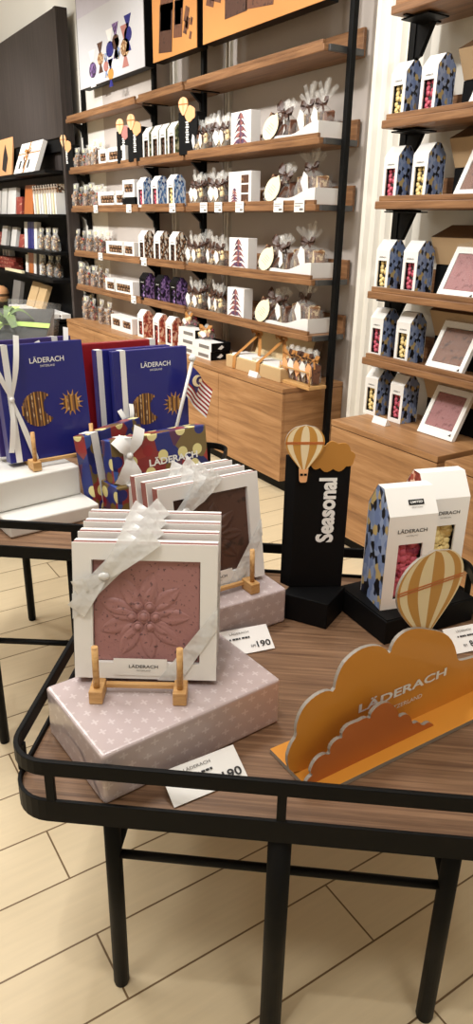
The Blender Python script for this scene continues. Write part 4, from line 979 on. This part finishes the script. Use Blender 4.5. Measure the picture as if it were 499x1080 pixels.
def wavy_tray(w=.50, d_=.20):
    t = thing('display_tray', 'x', 'tray'); m = MB(); n = 20
    def top(u): return .026 + .062 * u ** 1.4 + .010 * sin(u * 9)
    for y0, y1 in ((-d_ / 2, -d_ / 2 + .003), (d_ / 2 - .003, d_ / 2)):
        m.prism([(-w / 2, 0), (w / 2, 0)] + [(w / 2 - w * k / n, top(1 - k / n)) for k in range(n + 1)], y0, y1, 'y')
    m.box(w / 2 - .003, w / 2, -d_ / 2, d_ / 2, 0, top(1)); m.box(-w / 2, -w / 2 + .003, -d_ / 2, d_ / 2, 0, top(0)); m.box(-w / 2, w / 2, -d_ / 2, d_ / 2, 0, .003); m.build('tray_body', 'white_card', t); return t
kt = Kind(wavy_tray)
K6 = [Kind(lambda: bow_bag(.15, .10, .165, 'nut_bark', 'white_card', 21, .09, True)), Kind(lambda: bow_bag(.27, .13, .20, 'brown_bark', 'white_card', 22, .13, True, n_bars=11)), Kind(lambda: bow_bag(.16, .12, .185, 'brown_bark', 'white_card', 23, .13, True))]
TX = -3.865
for li in (1, 2, 3, 4):
    kt.put('wavy white card tray at right end of %s, near bay' % LVN[li], (TX, 2.945, LV[li] + .0008), 0, 'wavy white trays')
    row = ((0, -.165, 'left'), (2, .03, 'middle'), (2, .165, 'right')) if li == 1 else ((0, -.14, 'smaller left'), (1, .10, 'big right'))
    for kk, dx_, nm in row:
        K6[kk].put('bow-tied bag of chocolate bars, %s one in white tray on %s' % (nm, LVN[li]), (TX + dx_, 2.945, LV[li] + .0045), random.uniform(-.15, .15), 'bagged chocolate bars in the wavy trays')
# near bay counter: stacked black and white boxes, open gift box, rack of slim bags
G7 = 'stacked black and white boxes on the near counter'
def bw_box():
    t = thing('gift_box', 'x', 'gift box'); m = MB(); m.box(-.13, .13, -.085, .085, 0, .062); m.build('box_body', 'black_card', t, .002)
    m = MB(); m.box(-.131, .131, -.0865, -.0852, .0, .063); m.box(-.131, .128, -.0865, .02, .0622, .0635); m.build('white_front', 'white_card', t); m = MB(); m.box(-.05, .10, -.088, -.0868, .016, .040); m.build('printed_window', 'ink_grey', t)
    m = MB(); m.prism([(-.03, .02), (.0, .012), (.025, .03), (.005, .046)], .1302, .1308, 'x'); m.build('side_emblem', 'white_ink', t); return t
kbw = Kind(bw_box)
for c_, (px, nm) in enumerate(((199, 'left'), (216, 'right'))):
    x = YP(px, 378, 2.74).x
    for k in range(3 if c_ == 0 else 2): kbw.put('white fronted black box, %s in the %s stack on near counter' % (['bottom one', 'second', 'top one'][k] if k < 2 or c_ == 0 else 'top', nm), (x + .01 * k, 2.80, CT + .0008 + k * .0645), 0, G7)
kpk = Kind(lambda: bow_bag(.13, .10, .07, 'popcorn_pink', 'white_card', 31, .04, False, 'ribbon_gold'))
kpk.put('small bag of pink sweets on top of the left black box stack', (YP(199, 352, 2.78).x, 2.80, CT + .196), 0, 'bags of pink sweets'); kpk.put('small bag of pink sweets on top of the right black box stack', (YP(216, 360, 2.78).x, 2.80, CT + .131), .4, 'bags of pink sweets')
x0, x1 = YP(237, 395, 2.70).x, YP(294, 405, 2.70).x; w_ = x1 - x0
t = thing('open_gift_box', 'open tan gift box with leaning lid and golden ribbons on near counter', 'gift box', ((x0 + x1) / 2, 2.83, CT + .0008))
m = MB(); m.box(-w_ / 2, w_ / 2, -.12, .12, 0, .085); m.build('box_base', 'tan_card', t, .003)
m = MB(); m.box(-w_ / 2 + .012, w_ / 2 - .012, -.11, .11, .0855, .0875); m.build('inner_sheet', 'cream_card', t)
m = MB()
for k in range(2): m.box(-w_ * .42 + k * w_ * .46, -w_ * .04 + k * w_ * .46, -.10, .02, .088, .102)
m.build('packed_tablets', 'white_card', t)
m = MB(); ly = .125
m.hexa([(-w_ / 2 - .02, ly, .05), (w_ / 2, ly, .05), (w_ / 2, ly + .02, .05), (-w_ / 2 - .02, ly + .02, .05), (-w_ / 2 - .02, ly + .08, .27), (w_ / 2, ly + .08, .25), (w_ / 2, ly + .10, .25), (-w_ / 2 - .02, ly + .10, .27)])
ld = m.build('lid', 'tan_card_light', t)
m = MB(); 
for xa, xb in ((-w_ / 2 - .022, -w_ / 2 - .012), (w_ / 2 - .006, w_ / 2 + .006)): m.hexa([(xa, ly - .03, .05), (xb, ly - .03, .05), (xb, ly + .02, .05), (xa, ly + .02, .05), (xa, ly + .03, .24), (xb, ly + .03, .24), (xb, ly + .10, .25), (xa, ly + .10, .25)])
m.hexa([(-w_ / 2 - .02, ly + .03, .243), (w_ / 2, ly + .03, .243), (w_ / 2, ly + .10, .251), (-w_ / 2 - .02, ly + .10, .251), (-w_ / 2 - .02, ly + .03, .252), (w_ / 2, ly + .03, .252), (w_ / 2, ly + .10, .26), (-w_ / 2 - .02, ly + .10, .26)]); m.build('lid_rim', 'brown_card', ld)
for s_ in (-.32, .12):
    m = MB(); c = s_ * w_
    m.strip([(c - .01, -.124, .005), (c, -.124, .09), (c + .02, -.05, .15), (c + .03, .06, .235)], (1, 0, .1), .042); m.strip([(c + .035, .06, .235), (c + .10, .02, .14), (c + .15, -.02, .10)], (1, 0, .5), .04)
    for a_ in (35, 150): m.strip([(c + .03 + .07 * k / 5 * cos(radians(a_)), .05 - .03 * sin(pi * k / 5), .235 + .05 * sin(pi * k / 5) * 1.1) for k in range(6)], (0, .4, 1), [.02, .045, .055, .05, .036, .016])
    m.build('ribbon', 'ribbon_gold', t)
t = thing('display_rack', 'pale wooden rack holding slim chocolate bags at end of near counter', 'rack', (YP(314, 400, 2.78).x + .01, 2.80, CT + .0008))
m = MB(); m.box(-.17, .17, -.07, .07, 0, .022); m.build('rack_base', 'easel_wood', t, .002); m = MB()
for s_ in (-1, 1): m.tube([(s_ * .155, -.055, .022), (s_ * .155, -.055, .13)], .005, 8)
m.box(-.16, .16, -.058, -.052, .10, .108); m.build('rack_rail', 'easel_wood', t)
ks = [Kind(lambda: bow_bag(.062, .085, .15, 'red_bark', 'peach_card', 41, .06, True, 'ribbon_gold')), Kind(lambda: bow_bag(.062, .085, .155, 'dark_chocolate', 'white_card', 42, .06, True))]
for k in range(5): ks[k % 2].put('slim bow-tied chocolate bag in the wooden rack, %s from left' % ON[k], (YP(314, 400, 2.78).x + .01 - .128 + k * .062, 2.81, CT + .0235), 0, 'slim bags in the wooden rack')
# right-hand unit: cartons, black bases with tan box lids, chocolate slabs
kc, kp_ = Kind(lambda: carton(.092, .11, .197, .243, 'camo_blue_small', 'popcorn_cream', False)), Kind(lambda: carton(.092, .11, .197, .243, 'camo_blue_small', 'popcorn_pink', False))
RL = [LV[1], LV[2], LV[3], LV[4], CT]; RN = ['second shelf', 'third shelf', 'fourth shelf', 'fifth shelf', 'counter']
for i, z in enumerate(RL):
    A, B = (kc, kp_) if i % 2 == 0 else (kp_, kc); nmA, nmB = ('cream', 'pink') if i % 2 == 0 else ('pink', 'cream')
    A.put('gabled carton of %s popcorn, left of the pair on right-hand %s' % (nmA, RN[i]), (-2.806, 2.72, z + .0008), 0, 'popcorn cartons in the right-hand unit')
    B.put('gabled carton of %s popcorn, right of the pair on right-hand %s' % (nmB, RN[i]), (-2.615, 2.72, z + .0008), 0, 'popcorn cartons in the right-hand unit')
def lid_box():
    t = thing('house_shaped_box', 'x', 'gift box'); m = MB(); m.box(-.24, .24, 0, .10, 0, .14); m.build('black_base', 'black_card', t, .002)
    m = MB(); m.hexa([(-.235, -.005, .141), (.235, -.005, .141), (.235, .10, .141), (-.235, .10, .141), (-.265, -.03, .262), (.265, -.03, .262), (.265, .10, .262), (-.265, .10, .262)]); m.build('tan_front', 'tan_card_shaded', t, .001)
    m = MB(); m.hexa([(-.266, -.031, .263), (.266, -.031, .263), (.266, .10, .263), (-.266, .10, .263), (-.215, .05, .318), (.215, .05, .318), (.215, .10, .318), (-.215, .10, .318)]); m.build('sloped_roof', 'brown_card', t, .001)
    return t
kl = Kind(lid_box)
for i, (px, y) in enumerate(((481.5, 35), (475.4, 152.7), (453, 234), (451.6, 333), (451, 394))):
    x = YP(px, y, 2.76).x + .267; x = min(max(x, -2.40), -2.30) if i < 4 else -2.30
    kl.put('brown roofed tan box on black base, right-hand %s' % RN[i], (x + .02, 2.79, RL[i] + .0008), 0, 'brown roofed boxes in the right-hand unit')
def slab_box(fill):
    t = thing('chocolate_slab_box', 'x', 'boxed chocolate'); w, h, d_ = .225, .25, .022
    m = MB(); a0, a1, c0, c1 = -w / 2 + .024, w / 2 - .024, .045, h - .03
    o = [(-w / 2, 0), (w / 2, 0), (w / 2, h), (-w / 2, h)]; i = [(a0, c0), (a1, c0), (a1, c1), (a0, c1)]
    vs = [(x, 0, z) for x, z in o] + [(x, 0, z) for x, z in i] + [(x, .012, z) for x, z in i]
    m.add(vs, [f for q in range(4) for f in ((q, (q + 1) % 4, 4 + (q + 1) % 4, 4 + q), (4 + q, 4 + (q + 1) % 4, 8 + (q + 1) % 4, 8 + q))]); m.add([(x, 0, z) for x, z in o] + [(x, d_, z) for x, z in o], [(q, q + 4, (q + 1) % 4 + 4, (q + 1) % 4) for q in range(4)] + [(7, 6, 5, 4)]); m.build('white_tray', 'white_card', t)
    m = MB(); m.box(a0 + .001, a1 - .001, .003, .012, c0 + .001, c1 - .001); m.build('chocolate_slab', fill, t, .003)
    m = MB(); m.add([(-w / 2, -.004, .03), (w / 2 - .05, -.004, .03), (w / 2, -.004, .10), (w / 2, -.004, h + .012), (-w / 2, -.004, h + .012)], [(0, 1, 2, 3, 4)]); m.strip([(-w / 2 - .004, .004, h), (-w * .2, -.014, h + .018), (w * .1, -.004, h + .008), (w / 2, .006, h + .016)], (0, .6, .7), .03); m.build('film_wrap', 'film_box', t)
    m = MB(); m.prism([(w / 2 - .035, .022), (w / 2 - .022, .034), (w / 2 - .018, .020)], -.0012, -.0003, 'y'); m.build('corner_mark', 'dark_card', t); return t
kr, km = Kind(lambda: slab_box('ruby_chocolate')), Kind(lambda: slab_box('milk_chocolate'))
for i, (bl, kk, nm) in enumerate((((493, 95), kr, 'pink'), ((477, 194), km, 'brown'), ((460, 298.5), kr, 'pink'), ((447.7, 380), km, 'brown'), ((439.5, 455), kr, 'pink'))):
    x = YP(bl[0], bl[1], 2.64).x + .112
    r = kk.put('leaning %s chocolate slab in white tray, right-hand %s' % (nm, RN[i]), (x, 2.642, RL[i] + .003), 0, 'chocolate slabs in the right-hand unit'); r.rotation_euler.x = radians(-27)
def shelf_tag(label, px, y, Y, z, w=.10, h=.066):
    t = thing('shelf_price_tag', label, 'price tag', (YP(px, y, Y).x, Y, z), 0, 'price tags on the shelf fronts'); m = MB(); m.box(-w / 2, w / 2, -.003, -.001, -h, .0); m.build('card', 'white_card', t)
    m = MB()
    for k, l_ in enumerate((.8, .55)): m.box(-w * .42, -w * .42 + w * l_, -.0038, -.0031, -h * (.32 + .2 * k), -h * (.26 + .2 * k))
    m.box(w * .05, w * .4, -.0038, -.0031, -h * .88, -h * .68); m.build('printed_lines', 'ink_grey', t)
for bay, li, y, pxs in (('far bay', 2, 218, (101, 136)), ('far bay', 3, 268, (106,)), ('far bay', 4, 312, (141,)), ('middle bay', 2, 216, (182,)), ('near bay', 2, 216, (215, 230.5, 253, 294, 316)), ('middle bay', 3, 275, (152,))):
    for k, px in enumerate(pxs): shelf_tag('white price tag on %s of %s, %s from left' % (LVN[li], bay, ON[k]), px, y, 2.797, LV[li] + .024)
def counter_tag(label, px, y, Y, z):
    t = thing('price_tag', label, 'price tag', (YP(px, y, Y).x, Y, z + .001), 0, 'price cards on the counters'); m = MB(); m.hexa([(-.05, 0, 0), (.05, 0, 0), (.05, .04, 0), (-.05, .04, 0), (-.05, .012, .036), (.05, .012, .036), (.05, .014, .036), (-.05, .014, .036)]); m.build('card', 'white_card', t)
counter_tag('small white price card in front of the open gift box', 266, 395, 2.66, CT); counter_tag('small white price card in front of the right-hand counter cartons', 399, 447, 2.56, CT)
# ---------------------------------------------------------------- the dark cabinet's goods
DY = 2.74
def X_(px, y, Y=DY): return YP(px, y, Y).x
def leaf_box(name, label, px0, px1, y, z, h, mat, d_=.04, lean=10, group=None, Y=DY, cat='box', extra=None):
    xa, xb = X_(px0, y, Y), X_(px1, y, Y); t = thing(name, label, cat, ((xa + xb) / 2, Y, z + .001), 0, group); t.rotation_euler.x = radians(-lean)
    w = xb - xa; m = MB(); m.box(-w / 2, w / 2, 0, d_, 0, h); m.build('box_body', mat, t, .002)
    if extra: extra(t, w, h)
    return t
def pr_fig(t, w, h):
    m = MB(); m.prism([(-w * .1, h * .2), (w * .15, h * .12), (w * .25, h * .45), (w * .05, h * .8), (-w * .05, h * .55)], -.0015, -.0004, 'y'); m.build('printed_figure', 'dark_card', t)
def gold_rib(t, w, h):
    m = MB(); m.box(-w * .06, w * .0, -.002, -.0004, 0, h); m.box(-w / 2, w / 2, -.002, -.0004, h * .62, h * .66); rb = m.build('ribbon', 'ribbon_gold', t)
    b = MB()
    for a_ in (30, 150, 250, 300): b.strip([(-w * .03 + .11 * k / 5 * cos(radians(a_)), -.006 - .02 * sin(pi * k / 5), h * .64 + .09 * k / 5 * sin(radians(a_))) for k in range(6)], (0, .3, 1), [.01, .03, .036, .034, .024, .01])
    b.build('bow', 'ribbon_gold', rb); m = MB()
    for k in range(3): m.box(-w * .32 + k * w * .2, -w * .24 + k * w * .2, -.002, -.0004, h * .15, h * .42)
    m.build('printed_stripes', 'ink', t)
leaf_box('picture_panel', 'peach printed panel leaning at far left on top cabinet shelf', -6, 10.5, 170, DL[0], .46, 'peach_card', .02, 8, None, DY, 'panel', pr_fig)
leaf_box('gift_box', 'white gift box with gold bow propped on the top cabinet shelf', 13, 35, 170, DL[0], .33, 'white_card', .05, 22, None, 2.615, 'gift box', gold_rib)
D2 = 'boxes on the second cabinet shelf'
for k, (a, b, mt, nm, h_) in enumerate(((-8, -1, 'white_card', 'plain white box cut by left frame edge', .28), (0.5, 5.5, 'white_card', 'plain white box, first inside left frame edge', .30), (6.8, 15, 'white_card', 'wider plain white box beside dark sweets', .30), (24.5, 33.5, 'rust_card', 'orange red box with pale figure', .31))):
    leaf_box('chocolate_box', nm + ' on second cabinet shelf', a, b, 215, DL[1], h_, mt, .05, 8, D2)
leaf_box('chocolate_box', 'dark red box of sweets on second cabinet shelf, between white and orange', 16, 22, 215, DL[1], .19, 'red_bark', .05, 6, D2)
def book(mat, cap=None):
    t = thing('chocolate_bar', 'x', 'chocolate bar'); m = MB(); m.box(-.028, .028, 0, .10, 0, .205); m.build('wrapper', mat, t, .002); m = MB(); m.box(-.028, .028, -.001, .10, .206, .29); m.build('top_print', cap or 'print_brown_white', t); return t
kbk, kb2 = Kind(lambda: book('white_card')), Kind(lambda: book('cream_card'))
for k in range(9): (kb2 if k % 3 == 1 else kbk).put('slim white chocolate bar upright on second cabinet shelf, %s from left' % ON[k], (X_(36 + k * 2.8, 215), DY, DL[1] + .001), radians(-6), 'slim upright bars on the second cabinet shelf')
D3 = 'boxes on the third cabinet shelf'
for k, (a, b, mt, nm, h_) in enumerate(((0.5, 5.5, 'white_card', 'white box leaning at left', .24), (10.5, 15.5, 'white_card', 'white box leaning second from left', .23), (-6, 0, 'red_bark', 'dark red box at left edge', .16), (19, 24, 'red_bark', 'dark red box next to navy boxes', .15))):
    leaf_box('chocolate_box', nm + ' on third cabinet shelf', a, b, 255, DL[2], h_, mt, .05, 12, D3)
for k, (px, mt, nm) in enumerate(((25.5, 'white_card', 'slim white box left of the navy ones'), (29, 'navy_card', 'navy slim box, left one'), (32.3, 'navy_card', 'navy slim box, right one'), (35.6, 'white_card', 'slim white box right of the navy ones'))):
    leaf_box('chocolate_box', nm + ' on third cabinet shelf', px, px + 2.9, 255, DL[2], .29, mt, .05, 4, D3)
K8 = [Kind(lambda: clear_bag(.13, .08, .19, 'cream_bark', 51)), Kind(lambda: clear_bag(.13, .08, .19, 'brown_bark', 52))]
for k in range(5): K8[k % 2].put('tall clear bag of pale chocolate on third cabinet shelf, %s from left' % ON[k], (X_(44 + k * 3.6, 255), DY + .005 + .04 * (k % 2), DL[2] + .001), 0, 'tall clear bags in the dark cabinet')
for k in range(4): K8[k % 2].put('tall clear bag of pale chocolate on fourth cabinet shelf, %s from left' % ON[k], (X_(47 + k * 3.8, 295), DY + .005 + .04 * (k % 2), DL[3] + .001), 0, 'tall clear bags in the dark cabinet', (1, 1, .98))
D4 = 'boxes on the fourth cabinet shelf'
for k, (a, b, mt, nm, h_, le) in enumerate(((28.5, 31, 'white_card', 'slim white box left of the orange one', .20, 4), (31.5, 36, 'rust_card', 'orange slim box', .29, 6), (36.8, 39.2, 'white_card', 'slim white box right of the orange one', .28, 4), (39.8, 42, 'dark_card', 'slim dark box', .27, 4), (42.6, 44.6, 'white_card', 'last slim white box before the bags', .27, 4))):
    leaf_box('chocolate_box', nm + ' on fourth cabinet shelf', a, b, 300, DL[3], h_, mt, .05, le, D4)
leaf_box('packing_board', 'tan board standing behind the slim boxes on fourth cabinet shelf', 29, 47, 275, DL[3], .24, 'tan_card', .02, 2, None, 2.83, 'board')
for k in range(3):
    t = thing('chocolate_box', 'flat red patterned box at left of fourth cabinet shelf, %s' % ['lowest of the pile', 'middle of the pile', 'top of the pile'][k], 'box', (X_(9, 295), DY + .02, DL[3] + .001 + k * .047), .1 * k, 'flat red boxes piled on the fourth cabinet shelf'); m = MB(); m.box(-.32, .32, -.06, .09, 0, .045); m.build('box_body', 'red_bark', t, .003)
t = thing('flat_tray', 'pale flat tray in front of the red boxes, fourth cabinet shelf', 'tray', (X_(16, 305, 2.60), 2.615, DL[3] + .001)); m = MB(); m.box(-.34, .34, -.02, .02, 0, .03); m.build('tray_body', 'cream_card', t, .003)
for k in range(3): (kbk).put('slim white bar standing on red boxes, %s from left' % ON[k], (X_(1 + k * 3, 275), DY + .04, DL[3] + .144), 0, 'slim white bars above the red boxes', (.7, .7, .42))
D5 = 'boxes on the bottom cabinet shelf'
for k, (a, b, mt, nm, h_, le, y) in enumerate(((12, 19, 'ink_grey', 'grey card box leaning', .30, 12, 322), (27, 34.5, 'tan_card', 'tan card box leaning, left of two', .34, 22, 335), (35.3, 42.5, 'tan_card', 'tan card box leaning, right of two', .33, 22, 335))):
    leaf_box('chocolate_box', nm + ' on bottom cabinet shelf', a, b, y, DL[4], h_, mt, .05, le, D5, 2.60)
kmini = Kind(lambda: window_box(.16, .10, .045, 'milk_chocolate'))
n_ = 0
for r_i in range(3):
    for k in range(6):
        kmini.put('little white open box, %s from left in %s row on bottom cabinet shelf' % (ON[k], ['front', 'second', 'back'][r_i]), (-9.05 + .19 * k + .05 * r_i + .25, 2.50 + .11 * r_i, DL[4] + .001 + .0), 0, 'little open boxes on the bottom cabinet shelf')
t = thing('sweet_jar', 'rounded peach jar at left edge of bottom cabinet shelf', 'jar', (X_(0, 322, 2.56), 2.58, DL[4] + .001)); m = MB(); m.tube([(0, 0, 0), (0, 0, .01), (0, 0, .11), (0, 0, .16), (0, 0, .19), (0, 0, .20)], [.10, .11, .11, .095, .05, .01], 18); m.build('jar_body', 'peach_card', t); m = MB(); m.tube([(0, 0, .07), (0, 0, .10)], [.1115, .1115], 18, 0, False); m.build('brown_band', 'brown_card', t)
# ================================================================ light
def area(name, loc, size, power, col=(1, .93, .83), rot=(0, 0, 0), sy=None, spread_=180):
    l = bpy.data.lights.new(name, 'AREA'); l.energy = power; l.size = size; l.color = col; l.spread = radians(spread_)
    if sy: l.shape = 'RECTANGLE'; l.size_y = sy
    o = bpy.data.objects.new(name, l); C.objects.link(o); o.location = loc; o.rotation_euler = rot; return o
def spot(name, loc, target, power, ang=60, col=(1, .91, .79), r=.05, blend=.6):
    l = bpy.data.lights.new(name, 'SPOT'); l.energy = power; l.spot_size = radians(ang); l.spot_blend = blend; l.color = col; l.shadow_soft_size = r
    o = bpy.data.objects.new(name, l); C.objects.link(o); o.location = loc
    o.rotation_euler = (Vector(target) - Vector(loc)).to_track_quat('-Z', 'Y').to_euler(); return o
WC = (1, .98, .95)
spot('unseen_wall_spot', (.9, .1, 4.1), (-2.4, 2.8, 1.3), 205, 50, WC, .12)
for i, x in enumerate((-9.2, -7.4, -5.6, -3.8)):                   # unseen spots washing the long wall
    spot('unseen_wall_spot', (x + .3, -.5, 4.1), (x - .1, 2.95, 1.35), (430, 520, 390, 340)[i], 58, WC, .12)
spot('unseen_wall_spot', (-8.4, -1.2, 3.9), (-9.6, 3.1, 4.0), 420, 60, WC, .12)  # extra spot added to brighten the upper left wall, no real fixture
for x, y, p_ in ((-5.2, -.6, 52), (-3.0, -.9, 48), (-.6, -1.6, 30), (-6.8, .2, 52), (.9, .6, 30), (-2.6, 1.2, 56)):   # ceiling downlights; those behind the camera are added as fill
    area('ceiling_lamp_and_fill', (x, y, 4.5), .7, p_, WC)
spot('table_spot', (-.5, -.2, 4.4), (-1.1, .8, .7), 92, 46, WC)
spot('table_spot', (-1.6, -.2, 4.4), (-2.3, 1.0, .8), 95, 46, WC)
spot('table_spot', (-2.6, .4, 4.4), (-2.6, .6, 0), 90, 50, WC)
w_ = bpy.data.worlds.new('World'); SC.world = w_; w_.use_nodes = True
w_.node_tree.nodes['Background'].inputs[0].default_value = (1, .95, .88, 1); w_.node_tree.nodes['Background'].inputs[1].default_value = .25
SC.view_settings.view_transform = 'Standard'; SC.view_settings.look = 'None'; SC.view_settings.gamma = 1; SC.view_settings.exposure = 0.08
SC.view_settings.use_curve_mapping = False
SC.cycles.use_denoising = True; SC.cycles.max_bounces = 8; SC.cycles.transparent_max_bounces = 16
SC.cycles.caustics_reflective = False; SC.cycles.caustics_refractive = False
# ---------------------------------------------------------------- bring the modelling units to metres
for o in bpy.data.objects:
    if o.type == 'CAMERA': continue
    o.location = o.location * S
    for md in o.modifiers: md.width *= S
for me in bpy.data.meshes: me.transform(Matrix.Scale(S, 4))
for l in bpy.data.lights:
    if l.type == 'AREA': l.size *= S; l.size_y *= S
    else: l.shadow_soft_size *= S
    l.energy *= S * S
